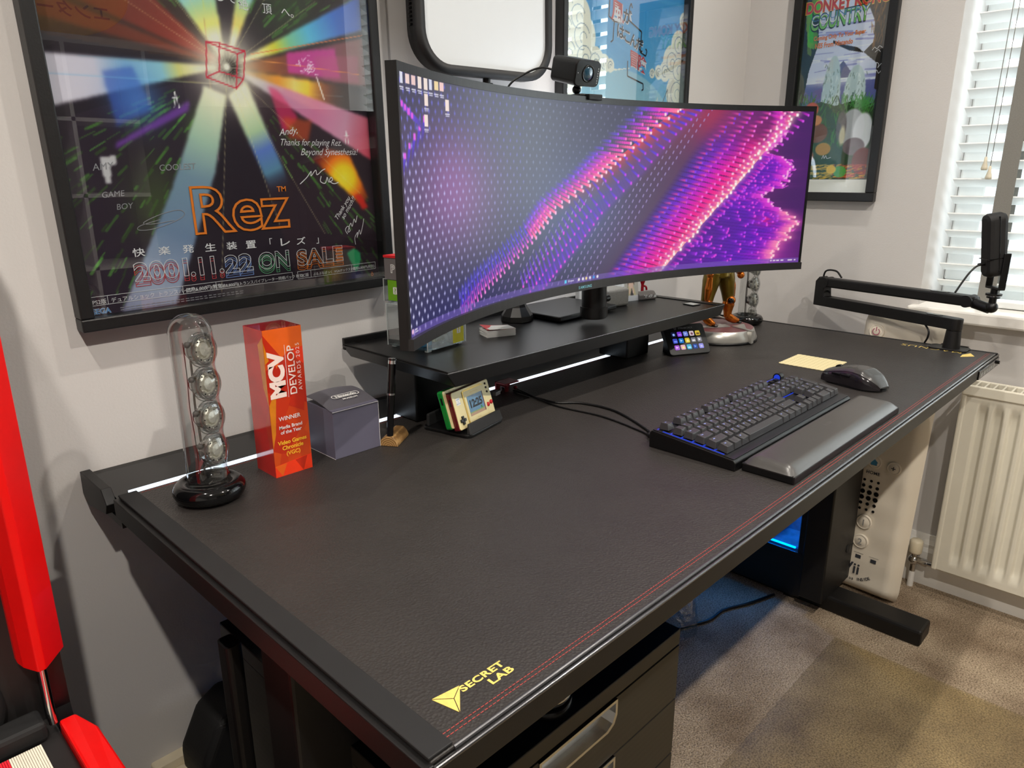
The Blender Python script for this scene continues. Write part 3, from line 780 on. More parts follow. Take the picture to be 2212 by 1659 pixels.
# stand
sm = MB().cyl((.075, .052, -.259 + .010), (.072, .052, -.08), .026, m_blackp, n=28).cyl((.0745, .052, -.246), (.0745, .052, -.225), .029, m_blackp, n=28)
sm.box(.05, .10, .03, .075, -.09, .0, m_blackp, bev=.004)
sm.cyl((.100, .045, -.212), (.112, .045, -.212), .007, m_blackp, n=14)
sm.build('neck', mon)
MB().prism([(-.0, .0), (.2, .0), (.2, .155), (.0, .155)], 0, .011, m_blackp, T(.020, .098, -.2590) @ RZ(2.4), bev=.003).build('stand_base', mon)
m_halo = EMIT('rear_light', (235, 243, 255), 30.0)
MB().lathe([(.078, 0), (.098, 0), (.098, .004), (.078, .004)], m_halo, n=48, Mx=T(.16, .088, .02) @ RX(-90), closed=True).build('rear_light_ring', mon)

# ------------------------------------------------------------------ webcam on the monitor
wc = thing('webcam', 'black box webcam with a large lens clipped on top of the monitor', 'webcam', (.823, -.136, 1.342), (R(13.3), R(-.6), R(-7.4)))
b = MB()
Mw = UP
b.prism(rr(.0600, .0440, .009, 6), -.066, .0, m_blackp, Mw, bev=.0025)
b.build('body', wc)
m_face = M('webcam_face', (8, 8, 9), rough=.12, var=.05)
MB().prism(rr(.0570, .0412, .008, 6), .0, .0012, m_face, Mw).build('face', wc)
m_lens1 = M('lens_coating', (24, 64, 84), rough=.06, spec=.9, coat=1.0, var=.3, vscale=60)
lensb = MB().lathe([(.0145, .0012), (.0145, .0026), (.0130, .0026), (.0112, .0012), (.0004, .0006)], m_face, n=36, Mx=Mw)
lensb.build('lens_ring', wc)
MB().lathe([(.0118, .0013), (.0098, .0028), (.0060, .0041), (.0004, .0047)], m_lens1, n=32, Mx=Mw).build('lens', wc)
tx = MB()
tx.cyl((-.0245, -.0013, .0), (-.0245, -.0017, .0), .0006, m_white, n=8)
for i in range(7): tx.box(-.00035, .00035, -.0011, .0011, 0, .0002, m_white, Mw @ T(.0240, -.0145 + i * .0040, .0013))
tx.build('markings', wc)
mt = MB().cyl((0, .022, -.021), (0, .022, -.033), .006, m_blackp, n=16).sphere((0, .022, -.030), .008, m_blackp, n=8)
mt.box(-.016, .016, .002, .034, -.040, -.033, m_blackp, RX(-13.3), bev=.002).box(-.004, .030, -.009, .004, -.044, -.034, m_blackp, RX(-13.3), bev=.0015)
mt.build('clip', wc)
MB().tube([(-.02, .066, -.004), (-.04, .085, -.004), (-.066, .100, -.020), (-.088, .112, -.045), (-.095, .117, -.10)], .0019, m_blackp).build('cable', wc)

# ------------------------------------------------------------------ panel lamp behind the monitor
kl = thing('panel_lamp', 'square black rimmed diffuser panel lamp between the two wall posters', 'lamp', (.782, .075, 1.50), (0, R(-1.2), 0))
KW, KH = .352, .30
def rim(mb, w, h, r, t, z0, z1, mat, Mx):
    o_ = rr(w, h, r, 10); i_ = rr(w - 2 * t, h - 2 * t, r - t, 10); n = len(o_)
    v = [(x, y, z0) for x, y in o_] + [(x, y, z0) for x, y in i_] + [(x, y, z1) for x, y in o_] + [(x, y, z1) for x, y in i_]
    f = []
    for k in range(n):
        q = (k + 1) % n
        f += [(k, k + n, q + n, q), (k + 2 * n, q + 2 * n, q + 3 * n, k + 3 * n), (k, q, q + 2 * n, k + 2 * n), (k + n, k + 3 * n, q + 3 * n, q + n)]
    return mb.add(v, f, mat, Mx, True)
m_rub = M('rubber_black', (25, 25, 26), rough=.6, var=.1)
rim(MB(), KW, KH, .072, .0155, -.018, .006, m_rub, UP).build('rim', kl)
m_diff = M('diffuser', (206, 209, 210), rough=.5, var=.005, emit=(240, 246, 248), estr=.05)
df = MB(); KN = 40
df.prism(rr(KW - .03, KH - .03, .058, 10), -.004, .0, m_diff, UP)
df.build('diffuser', kl)
MB().prism(rr(KW - .012, KH - .012, .066, 10), -.034, -.012, m_rub, UP).build('back_shell', kl)
vt = MB()
for k in range(30):
    zz = -KH / 2 + .075 + k * .0066
    vt.box(-KW / 2 - .0012, -KW / 2 + .004, .010, .020, zz, zz + .0036, m_gloss)
vt.build('vents', kl)
kn = MB().cyl((.0, .01, -KH / 2 + .012), (.0, .01, -KH / 2 - .018), .0075, m_blackp, n=14).cyl((-.013, .01, -KH / 2 - .011), (.015, .01, -KH / 2 - .011), .0035, m_blackp, n=10)
kn.cyl((.0, .01, -KH / 2 - .018), (.034, -.030, -.50), .008, m_blackp, n=14)
kn.cyl((.034, -.030, -.56), (.034, -.030, -.50), .016, m_blackp, n=20).cyl((.030, -.042, -.60), (.030, -.042, -.53), .006, m_blackp, n=12).lathe([(.016, -.54), (.014, -.58), (.022, -.60), (.034, -.618), (.036, -.629), (.0005, -.629)], m_blackp, n=9, Mx=T(.034, -.030, 0), smooth=False)
kn.build('pole', kl)
# ------------------------------------------------------------------ framed posters
m_frame = M('frame_black_wood', (20, 20, 21), rough=.42, var=.15, vscale=80, bump=.12, bscale=300)
m_print = VC('printed_paper', rough=.55, spec=.3)
m_pglass = GLASS('picture_glass', base=.048, edge=.55, rough=.004)
m_pw = M('ink_white', (232, 232, 236), rough=.6, var=.01); m_or = M('ink_orange', (236, 128, 30), rough=.6, var=.01)
m_blk = M('ink_black', (20, 24, 34), rough=.6, var=.02); m_rdk = M('ink_red', (196, 62, 74), rough=.6, var=.02)
m_grey = M('ink_grey', (150, 150, 156), rough=.6, var=.02); m_blu = M('ink_blue', (70, 130, 190), rough=.6, var=.02)
def poster_frame(t, w, h, fw, dep, base=0.0):
    """frame in local x (0..w), z (0..h), back at y = 0, front at y = -dep"""
    b = MB()
    for x0, x1, z0, z1 in ((0, w, 0, fw), (0, w, h - fw, h), (0, fw, fw, h - fw), (w - fw, w, fw, h - fw)):
        b.box(x0, x1, -dep, 0, z0, z1, m_frame, bev=.0022)
    b.build('frame', t)
    MB().box(fw - .003, w - fw + .003, -.004, -.001, fw - .003, h - fw + .003, m_trim).build('backing', t)
    MB().box(fw - .003, w - fw + .003, -dep + .0055, -dep + .004, fw - .003, h - fw + .003, m_pglass).build('glass_pane', t)

# --- large poster of light rays, left of the monitor
th = R(1.2); PX, PZ = .026, .9555
rz = thing('framed_poster', 'large black framed poster of coloured light rays with orange outlined lettering', 'poster', (PX, YW - .0, PZ), (0, -th, 0))
PWd, PHt, FW, DP = .544, .755, .0185, .030
poster_frame(rz, PWd, PHt, FW, DP)
c_, s_ = math.cos(th), math.sin(th)
def toL(x, z): dx, dz = x - PX, z - PZ; return (c_ * dx + s_ * dz, -s_ * dx + c_ * dz)
def toW(lx, lz): return (PX + c_ * lx - s_ * lz, PZ + s_ * lx + c_ * lz)
A = Canvas(FW, PWd - FW, FW, PHt - FW, .0019, (34, 26, 36))
LX, LZ = A.X.copy(), A.Z.copy(); wx, wz = toW(LX, LZ); A.X, A.Z = wx, wz
_win = A.win
def win_w(xa, xb, za, zb):
    xs, zs = zip(*[toL(x, z) for x in (xa, xb) for z in (za, zb)]); return _win(min(xs) - .004, max(xs) + .004, min(zs) - .004, max(zs) + .004)
A.win = win_w
C0 = (.289, 1.330)
fall = np.hypot(A.X - C0[0], A.Z - C0[1]); ang = np.degrees(np.arctan2(A.Z - C0[1], A.X - C0[0])) % 360
A.put(np.clip((ang > 118) & (ang < 176), 0, 1) * .55, (64, 40, 30)); A.put(((ang > 200) & (ang < 250)) * .5, (46, 34, 50)); A.put(((ang > 285) & (ang < 335)) * .5, (52, 36, 44))
# flecks of green in the dark parts, thrown outwards from the centre
for i in range(620):
    sec = rng.choice(4, p=[.3, .25, .3, .15]); a_ = R([rng.uniform(98, 140), rng.uniform(203, 243), rng.uniform(28, 62), rng.uniform(300, 322)][sec])
    r_ = rng.uniform(.09, .40); l_ = rng.uniform(.004, .03); g_ = rng.uniform(.35, 1)
    p = (C0[0] + r_ * math.cos(a_), C0[1] + r_ * math.sin(a_)); q = (C0[0] + (r_ + l_) * math.cos(a_), C0[1] + (r_ + l_) * math.sin(a_))
    A.line(p, q, rng.uniform(.0012, .0042), (70 * g_ + 20, 150 * g_ + 20, 50 * g_ + 12), .55)
A.glow(.16, 1.13, .04, (70, 96, 44), .5, .06); A.glow(.235, 1.235, .02, (90, 130, 60), .5, .03); A.glow(.40, 1.43, .05, (56, 92, 50), .5, .05)
def ray(a0, a1, stops, rmax=.75, soft=3, a=1.0, r0=0.0):
    pts = [C0 if not r0 else (C0[0] + r0 * math.cos(R((a0 + a1) / 2)), C0[1] + r0 * math.sin(R((a0 + a1) / 2)))]
    pts += [(C0[0] + rmax * math.cos(R(a)), C0[1] + rmax * math.sin(R(a))) for a in (a0, a1)]
    A.radial(pts, C0, stops, a, soft)
CR = (240, 232, 205)
ray(164, 171, [(0, (120, 40, 24)), (.08, (120, 48, 30), .9), (.3, (110, 46, 30), .5), (.5, (60, 30, 20), 0)])
ray(140, 162, [(0, (120, 30, 24)), (.06, (150, 40, 30), .85), (.18, (120, 44, 30), .7), (.33, (90, 40, 26), .2)])
ray(181, 196, [(0, CR), (.045, (236, 228, 190)), (.075, (206, 206, 118)), (.10, (140, 196, 214)), (.15, (128, 176, 214)), (.19, (206, 202, 218)), (.30, (214, 208, 220))], a=.96)
A.poly([(.109, 1.308), (.150, 1.318), (.170, 1.262), (.118, 1.236)], (52, 78, 176), .62, 4); A.glow(.15, 1.275, .035, (70, 130, 205), .6)
A.poly([(.110, 1.205), (.116, 1.215), (.226, 1.278), (.222, 1.262)], (112, 60, 160), .8, 3)
ray(94, 127, [(0, CR), (.045, (236, 232, 190)), (.06, (226, 216, 96)), (.085, (170, 204, 150)), (.11, (130, 194, 220)), (.24, (110, 170, 210)), (.4, (40, 60, 90), .3)])
ray(62, 75.5, [(0, CR), (.045, (238, 232, 196)), (.065, (232, 204, 92)), (.09, (190, 206, 130)), (.12, (128, 192, 214)), (.25, (100, 160, 200)), (.4, (40, 60, 90), .3)])
ray(18, 28.5, [(0, CR), (.06, (232, 224, 150)), (.09, (206, 200, 50)), (.12, (120, 190, 150)), (.16, (84, 178, 214)), (.22, (60, 112, 200)), (.3, (52, 92, 196))])
ray(-2, 15.5, [(0, (120, 60, 30), .8), (.07, (150, 80, 40), .9), (.12, (120, 60, 60), .9), (.16, (120, 56, 90), .9), (.27, (150, 92, 84), .8)])
A.poly([(.392, 1.361), (.484, 1.377), (.492, 1.330), (.392, 1.330)], (196, 52, 150), .85, 3); A.poly([(.44, 1.36), (.53, 1.37), (.53, 1.325), (.46, 1.325)], (176, 84, 120), .45, 4)
A.line((.33, 1.352), (.545, 1.405), .0016, (226, 120, 60), .8); A.line((.33, 1.345), (.53, 1.340), .0012, (236, 150, 70), .7)
ray(-20, -3, [(0, CR), (.05, (226, 150, 60), .7), (.085, (236, 150, 40), .95), (.115, (244, 206, 110)), (.14, (240, 196, 40)), (.175, (206, 96, 30), .5), (.22, (90, 30, 30), 0)], soft=5)
ray(-27.5, -13.5, [(0, (206, 198, 206)), (.06, (190, 182, 194)), (.10, (196, 130, 168)), (.16, (204, 120, 160)), (.22, (206, 150, 178)), (.3, (216, 60, 80))], a=.92)
A.poly([(.355, 1.308), (.372, 1.302), (.405, 1.262), (.375, 1.235)], (206, 40, 96), .7, 4); A.poly([(.376, 1.262), (.43, 1.258), (.42, 1.225), (.385, 1.228)], (196, 74, 34), .6, 5)
A.radial([(.284, 1.289), (.250, 1.300), (.183, 1.150), (.085, .970), (.165, .970), (.253, 1.175)], C0, [(.0, CR), (.06, (216, 222, 190)), (.12, (160, 190, 172)), (.18, (112, 140, 160)), (.27, (104, 126, 156)), (.36, (150, 160, 182)), (.42, (120, 120, 150))], .95, 3)
A.radial([(.286, 1.289), (.318, 1.312), (.385, 1.14), (.345, 1.14)], C0, [(.0, CR), (.06, (220, 226, 190)), (.10, (170, 200, 160)), (.13, (86, 116, 190)), (.165, (84, 130, 160)), (.20, (40, 50, 80), 0)], .95, 4)
A.radial([(.425, 1.196), (.452, 1.215), (.500, 1.205), (.536, 1.130), (.520, 1.116)], (.487, 1.165), [(0, (244, 214, 60)), (.02, (240, 196, 30)), (.035, (230, 120, 26)), (.06, (150, 40, 20), .6)], .97, 4)
A.poly([(.505, 1.135), (.520, 1.135), (.535, 1.112), (.522, 1.108)], (196, 40, 30), .9, 3)
A.glow(.453, 1.000, .020, (150, 120, 40), .6); A.glow(.500, .985, .018, (50, 54, 120), .6)
A.poly([(.482, 1.032), (.498, 1.040), (.512, 1.030), (.510, 1.012), (.500, .995), (.492, 1.010)], (40, 150, 96), .95, 1)
A.glow(C0[0], C0[1], .050, (246, 240, 220), 1.0); A.glow(C0[0] + .006, C0[1] - .002, .0155, (24, 20, 20), 1.15); A.glow(C0[0], C0[1], .0055, (250, 250, 236), 1.2)
for a_ in range(0, 360, 17):
    A.line(C0, (C0[0] + .026 * math.cos(R(a_)), C0[1] + .026 * math.sin(R(a_))), .0012, (226, 220, 200), .35)
for a_, l_ in ((118, .2), (129, .22), (143, .3), (100, .2), (55, .24), (35, .2), (152, .28), (285, .25), (262, .35), (-60, .3), (-40, .3)):
    A.line((C0[0] + .03 * math.cos(R(a_)), C0[1] + .03 * math.sin(R(a_))), (C0[0] + l_ * math.cos(R(a_)), C0[1] + l_ * math.sin(R(a_))), .0011, (214, 206, 150), .4)
# white scribbled figure marks
for i in range(26):
    x, z = .43 + rng.normal(0, .010), 1.345 + rng.normal(0, .009); A.line((x, z), (x + rng.normal(0, .005), z + rng.normal(0, .004)), .0014, (236, 226, 236), .8)
A.line((.4455, 1.328), (.457, 1.294), .0022, (236, 226, 220), .9)
for x in (.205, .497):
    zt_ = 1.288 if x < .3 else 1.245
    A.line((x, zt_), (x - .003, zt_ - .022), .0013, (236, 236, 240), .85); A.line((x, zt_), (x + .004, zt_ - .022), .0013, (236, 236, 240), .85); A.line((x - .004, zt_ - .008), (x + .005, zt_ - .009), .0011, (236, 236, 240), .8)
A.poly([(.0895, 1.194), (.111, 1.197), (.111, 1.186), (.102, 1.182), (.100, 1.160), (.092, 1.158)], (206, 206, 210), .85, 1)
wire = [(.255, 1.3625), (.319, 1.3545), (.316, 1.310), (.255, 1.3145)]; wire = [(.261, 1.362), (.2555, 1.3125), (.301, 1.3000), (.3085, 1.3505), (.281, 1.3625), (.2765, 1.3225), (.3145, 1.3145), (.3215, 1.3555)]
for i, j in ((0, 1), (1, 2), (2, 3), (3, 0), (4, 5), (5, 6), (6, 7), (7, 4), (0, 4), (1, 5), (2, 6), (3, 7)): A.line(wire[i], wire[j], .0019, (196, 30, 62))
A.im = np.clip(A.im * 1.16, 0, 255)
pr_o = A.mesh('print', m_print, lambda x, z: np.stack([LX.ravel(), np.full(LX.size, -.0048), LZ.ravel()], -1), rz)
# lettering of the poster, one sheet of ink just above the paper
ink = MB()
def ptx(body, x, z, size, mat, ang=0.0, align='LEFT', lift=.0052, **kw):
    lx, lz = toL(x, z); ink.text(body, size, mat, frame((lx, -lift, lz), (math.cos(R(ang)), 0, math.sin(R(ang))), (-math.sin(R(ang)), 0, math.cos(R(ang)))), align=align, **kw)
def pfit(body, xa, xb, za, zb, mat, lift=.0052, **kw):
    lx, lz = toL(xa, za); ink.fit(body, 0, xb - xa, 0, zb - za, mat, frame((lx, -lift, lz), (1, 0, 0), (0, 0, 1)), **kw)
def pline(p, q, w, mat, lift=.0052):
    (x0, z0), (x1, z1) = toL(*p), toL(*q); L = math.hypot(x1 - x0, z1 - z0); M_ = frame((x0, -lift, z0), (x1 - x0, 0, z1 - z0), (-(z1 - z0), 0, x1 - x0))
    ink.box(0, L, -w / 2, w / 2, 0, .0001, mat, M_)
def pstroke(pts, w, mat, sub=5):
    P = [tuple(p) for p in smooth_path([(x, z, 0) for x, z in pts], sub)]
    for a, b in zip(P, P[1:]): pline((a[0], a[1]), (b[0], b[1]), w, mat)
pfit('Rez', .2095, .3760, 1.0790, 1.1535, m_or, .0058, outline=.019, bold=.015)
ptx('TM', .354, 1.143, .0125, m_or, bold=.01)
for ch_, x in zip('快楽発生装置レズ', (.123, .160, .196, .231, .266, .299, .361, .391)): pfit(ch_, x - .0088, x + .0088, 1.0535, 1.0660, m_pw, bold=.008)
ptx('「', .330, 1.0545, .0155, m_pw, 0, 'CENTER'); ptx('」', .428, 1.0545, .0155, m_pw, 0, 'CENTER')
# outlined date line with its doubled glow
m_dr = M('ink_glow_red', (206, 70, 74), rough=.6); m_dg = M('ink_glow_green', (110, 190, 140), rough=.6); m_db = M('ink_glow_blue', (120, 150, 215), rough=.6)
for dz, w_, mats in ((-.0075, .012, (m_dr, m_db, m_dg, m_or)), (-.004, .009, (m_dr, m_db, m_dg, m_or)), (0, .012, (m_pw,) * 4)):
    segs = (('2001', .112, .1925), ('.11.', .195, .2490), ('22', .251, .2990), ('ON', .309, .3660), ('SALE', .380, .4735))
    for (sg, xa, xb), mt_ in zip(segs, (mats[0], mats[0], mats[1], mats[2], mats[3])): pfit(sg, xa, xb, 1.0165 + dz, 1.0455 + dz, mt_, .0054 + (.0004 if dz == 0 else 0), outline=w_, bold=.03)
for k, zz in enumerate((1.0205, 1.026, 1.0315, 1.037, 1.0425)): pline((.4575, zz), (.4735, zz + .0003), .0022, m_or)
for zz in (.985, .9975):
    pline((.046, zz + .0035), (.369, zz + .0098), .0006, m_pw); pline((.379, zz + .0098), (.543, zz + .0133), .0006, m_pw)
for x, z in ((.046, .9885), (.071, .989), (.18, .991), (.233, .9925), (.369, .995), (.379, .995), (.405, .9955), (.490, .9975), (.543, .9985)): pline((x, z), (x, z + .0125), .0006, m_pw)
ptx('PS2版', .050, .9905, .0078, m_pw, .3); ptx('デュアルショック  トランスバイブレーター対応', .075, .9910, .0078, m_pw, .0)
ptx('価格6,800円(税別)', .184, .9935, .0078, m_pw, 0); ptx('価格8,800円(トランスバイブレーター同梱パック 税別)', .236, .9945, .0064, m_pw, 0)
ptx('DC版', .384, .9975, .0068, m_pw); ptx('ぷるぷるぱっく  VGAボックス対応', .409, .9980, .0058, m_pw); ptx('価格6,800円(税別)', .4925, 1.0002, .0062, m_pw)
for row in range(3):
    for k in range(26): pline((.086 + k * .0074, .9815 - row * .0034 + k * .00015), (.086 + k * .0074 + rng.uniform(.004, .0068), .9816 - row * .0034 + k * .00015), .0010, m_grey)
pfit('SEGA', .048, .0735, .9755, .9840, m_pw, bold=.05); pfit('SEGA', .0483, .0732, .9758, .9837, m_blu, .0055, bold=.02); ptx('ō', .532, .985, .010, m_or)
ptx('そして、', .262, 1.4225, .018, m_pw, -2); ptx('絶', .326, 1.4155, .0165, m_pw, 0, 'CENTER'); ptx('頂', .365, 1.4155, .0165, m_pw, 0, 'CENTER'); ptx('へ。', .405, 1.4155, .0165, m_pw, 0, 'CENTER')
# white pen inscriptions
ptx('Andy,', .367, 1.2320, .0150, m_pw, 8, shear=.45); pfit('Thanks for playing Rez.', .369, .485, 1.2135, 1.2275, m_pw, shear=.45, bold=-.006); pfit('Beyond Synesthesia!', .404, .520, 1.1985, 1.2130, m_pw, shear=.45, bold=-.006)
pstroke([(.398, 1.155), (.412, 1.166), (.421, 1.176), (.420, 1.168), (.430, 1.178), (.432, 1.170), (.442, 1.177), (.449, 1.180)], .0013, m_pw); pstroke([(.440, 1.168), (.438, 1.159), (.447, 1.156), (.452, 1.166), (.454, 1.158), (.462, 1.161), (.460, 1.166), (.456, 1.160), (.464, 1.155), (.474, 1.157)], .0014, m_pw)
ptx('Thank you', .466, 1.0905, .0115, m_pw, 50, shear=.3); ptx('so much!!', .480, 1.0915, .0115, m_pw, 52, shear=.3)
pstroke([(.486, 1.066), (.482, 1.074), (.488, 1.080), (.492, 1.072), (.487, 1.070), (.494, 1.085), (.497, 1.079), (.502, 1.092), (.505, 1.086), (.509, 1.098)], .0011, m_pw); pstroke([(.502, 1.046), (.501, 1.058), (.508, 1.068), (.506, 1.058), (.512, 1.072), (.514, 1.064), (.520, 1.080), (.523, 1.092)], .0010, m_pw)
pstroke([(.160, 1.106), (.130, 1.098), (.128, 1.092), (.150, 1.093), (.185, 1.104), (.197, 1.113), (.188, 1.119), (.160, 1.113), (.135, 1.102), (.150, 1.100), (.180, 1.104)], .0009, m_grey)
ptx('AMY', .078, 1.176, .0135, m_grey, 5, shear=.2); ptx('COOLEST', .168, 1.176, .0125, m_grey, 2, shear=.1); ptx('GAME', .084, 1.139, .0115, m_grey, 3, shear=.2); ptx('BOY', .101, 1.122, .0115, m_grey, 3, shear=.2)
ink.build('lettering', pr_o)

# --- sky poster right of the panel lamp
zd = thing('framed_poster', 'black framed poster of blue sky and cream clouds behind the webcam', 'poster', (1.062, YW, 1.14), (0, R(-.3), 0))
ZW, ZH = .532, .76
poster_frame(zd, ZW, ZH, .0165, .026)
B = Canvas(.0165, ZW - .0165, .0165, ZH - .0165, .0022, (60, 150, 205))
B.put(np.clip((.40 - B.Z) / .25, 0, 1) * .75, (120, 178, 206)); B.put(np.clip((B.Z - .36) / .25, 0, 1) * .7, (34, 128, 200))
for i in range(26): x, z = rng.uniform(0, .53), rng.uniform(.22, .6); B.line((x, z), (x + rng.uniform(.03, .12), z - rng.uniform(-.01, .03)), rng.uniform(.003, .012), (88, 168, 214), .35)
dd = np.hypot(B.X - .26, (B.Z + .02)); B.put(np.clip((.30 - dd) / .004, 0, 1), (138, 186, 206)); B.put(np.clip((.26 - dd) / .06, 0, 1) * .6, (150, 194, 206))
CM = (226, 224, 208)
def cloud(cs):
    for x, z, r in cs: B.disc(x, z, r, CM)
    for x, z, r in cs:
        B.ring(x, z, r * .55, .0018, (70, 104, 130), 20, 290); B.ring(x + r * .1, z - r * .05, r * .24, .0016, (70, 104, 130), 0, 250)
cloud([(.04, .40, .040), (.075, .375, .045), (.030, .345, .045), (.090, .335, .050), (.04, .295, .05), (.10, .29, .048), (.03, .24, .045), (.14, .285, .035), (.07, .245, .03), (.175, .285, .022), (.20, .283, .016), (.03, .45, .03)])
cloud([(.50, .36, .036), (.47, .315, .042), (.505, .30, .05), (.44, .290, .026), (.50, .24, .05), (.41, .285, .018), (.52, .42, .022), (.38, .28, .012)])
B.poly([(.10, .255), (.20, .275), (.29, .285), (.20, .270)], CM, 1); 
# plain rigging lines and a small plain boat hull
B.line((.385, .13), (.455, .245), .0028, (56, 66, 84)); B.line((.455, .245), (.470, .14), .0022, (56, 66, 84)); B.poly([(.375, .15), (.41, .225), (.425, .145)], (206, 208, 200), 1); B.poly([(.30, .14), (.36, .155), (.46, .14), (.43, .08), (.33, .08)], (112, 124, 140), 1)
B.im = np.clip(B.im * 1.08, 0, 255)
zp = B.mesh('print', m_print, lambda x, z: np.stack([x, np.full(x.size, -.0048), z], -1), zd)
ik = MB()
def zt_(body, x, z, size, mat, ang=-14, **kw): ik.text(body, size, mat, frame((x, -.0053, z), (math.cos(R(ang)), 0, math.sin(R(ang))), (0, 0, 1)), **kw)
for dxx, mat_, lf in ((.0016, m_pw, 0), (0, None, 0)):
    for body, x, z, sz, m__ in (('風', .222, .385, .052, m_rdk), ('が', .262, .385, .036, m_blk), ('は', .236, .350, .034, m_blk), ('こ', .264, .343, .034, m_blk), ('ん', .291, .336, .034, m_blk), ('だ', .318, .329, .034, m_blk), ('冒', .296, .291, .040, m_rdk), ('険', .331, .283, .040, m_rdk)):
        ik.text(body, sz, mat_ or m__, frame((x + dxx, -.0052 - (.0004 if mat_ is None else 0), z - dxx), (.97, 0, -.20), (0, 0, 1)), bold=.02 if mat_ is None else .035)
def kst(pts, w=.0035):
    P = smooth_path([(x, z, 0) for x, z in pts], 1)
    for a, b in zip(P, P[1:]):
        L = math.hypot(b[0] - a[0], b[1] - a[1]); ik.box(0, L, -w / 2, w / 2, 0, .0001, m_blk, frame((a[0], -.0053, a[1]), (b[0] - a[0], 0, b[1] - a[1]), (-(b[1] - a[1]), 0, b[0] - a[0])))
kst([(.183, .425), (.180, .435), (.186, .438), (.190, .425), (.188, .390), (.210, .383), (.207, .340), (.198, .335)]); kst([(.282, .420), (.276, .430), (.270, .420), (.268, .392), (.325, .372), (.322, .325), (.347, .318), (.352, .330), (.345, .335)]); kst([(.270, .300), (.271, .265), (.340, .252), (.342, .238), (.335, .236)])
ik.build('lettering', zp)

# --- narrow jungle poster on the right wall
dk = thing('framed_poster', 'black framed jungle poster on the wall beside the window', 'poster', (XW, .004, 1.094), (0, 0, R(-90)))
# local x runs towards the viewer (world -y), z up, back at y = 0
DW, DH = .283, .62
poster_frame(dk, DW, DH, .0245, .024)
D = Canvas(.0245, DW - .0245, .0205, DH - .0205, .0015, (30, 30, 34)); gz = D.Z
D.put((gz > .06) * 1.0, (196, 204, 226))
for i in range(70): x, z = rng.uniform(.03, .24), rng.uniform(.30, .56); D.line((x, z), (x + rng.uniform(.03, .09), z + rng.uniform(-.006, .006)), rng.uniform(.002, .006), (108, 112, 180) if rng.random() < .6 else (226, 230, 240), .6)
D.put((gz < .325) * (gz > .06) * 1.0, (86, 92, 150)); D.glow(.12, .33, .08, (232, 234, 238), .7, .014)
D.poly([(.112, .335), (.150, .38), (.185, .335)], (96, 96, 136))
for cx, tz, wd in ((.125, .395, .026), (.190, .365, .030)):
    pts = [(cx + wd * math.cos(R(a)), .28 + (tz - .28) * math.sin(R(a))) for a in range(0, 181, 12)] + [(cx - wd, .22), (cx + wd, .22)]
    D.poly(pts, (176, 196, 200), 1, 1)
    for i in range(90): x = cx + rng.uniform(-1, 1) * wd * .9; z = .235 + rng.random() ** 1.7 * (tz - .25); D.line((x, z), (x + rng.normal(0, .002), z - .008), .002, (70, 98, 92) if rng.random() < .65 else (216, 226, 226), .65)
# dark leafy framing, foliage and ground, all plain
D.poly([(.02, .62), (.02, .24), (.045, .27), (.055, .36), (.075, .43), (.062, .55), (.10, .59), (.10, .62)], (24, 34, 22))
for i in range(16):
    x, z = .045 + rng.normal(0, .012), .42 + rng.uniform(0, .13); D.poly([(x - .006, z + .02), (x + .008, z + .012), (x + .010, z - .03), (x - .002, z - .022)], (40 + rng.integers(70), 120 + rng.integers(70), 40), .9)
D.poly([(.20, .62), (.27, .62), (.27, .28), (.242, .30), (.240, .365), (.215, .385), (.185, .41), (.15, .42), (.115, .436), (.115, .428), (.16, .405), (.20, .395), (.225, .42), (.222, .47), (.205, .505), (.17, .52), (.165, .535), (.22, .54)], (40, 32, 26))
for i in range(60): x, z = rng.uniform(.215, .255), rng.uniform(.40, .56); D.line((x, z), (x + rng.normal(.003, .003), z + .02), .002, (136, 92, 44), .6)
D.poly([(.03, .24), (.06, .265), (.10, .275), (.14, .262), (.19, .272), (.245, .262), (.26, .19), (.26, .06), (.03, .06)], (36, 64, 32))
for i in range(300):
    x, z = rng.uniform(.03, .255), rng.uniform(.14, .275); a_ = rng.uniform(60, 120); l_ = rng.uniform(.01, .03); g_ = rng.uniform(.4, 1)
    D.line((x, z), (x + l_ * math.cos(R(a_)), z + l_ * math.sin(R(a_))), .0025, (46 * g_ + 20, 150 * g_, 44 * g_), .75)
for x, z, r, c, k in ((.075, .255, .020, (196, 74, 34), 1.0), (.062, .20, .026, (150, 78, 44), 1.3), (.098, .19, .030, (120, 64, 40), .9), (.09, .225, .018, (206, 130, 66), .8), (.195, .20, .034, (176, 178, 186), 1.5), (.225, .19, .026, (214, 216, 222), 1.9), (.205, .15, .03, (110, 96, 104), .8), (.165, .205, .014, (92, 84, 88), 3.0), (.17, .18, .008, (206, 196, 160), 3.2), (.12, .145, .022, (186, 140, 60), .8), (.075, .125, .02, (150, 92, 50), 1.0), (.235, .11, .03, (110, 36, 34), 1.2)):
    D.disc(x, z, r, c, .004, .95, r * k)
for i in range(220): x, z = rng.uniform(.03, .25), rng.uniform(.062, .10); D.line((x, z), (x + rng.uniform(.005, .02), z + .002), .003, (206, 168, 56) if x < .15 else ((176, 60, 40) if rng.random() < .7 else (240, 170, 40)), .7)
D.disc(.175, .082, .018, (76, 160, 66), .003, .95, .016); D.disc(.150, .088, .014, (236, 190, 50), .003, .95, .012); D.disc(.055, .088, .012, (226, 222, 214), .003, .9)
for i in range(70): x, z = .215 + rng.normal(0, .012), .258 + rng.normal(0, .006); a_ = rng.uniform(20, 160); D.line((x, z), (x + .02 * math.cos(R(a_)), z + .02 * math.sin(R(a_))), .002, (70, 140, 70), .8)
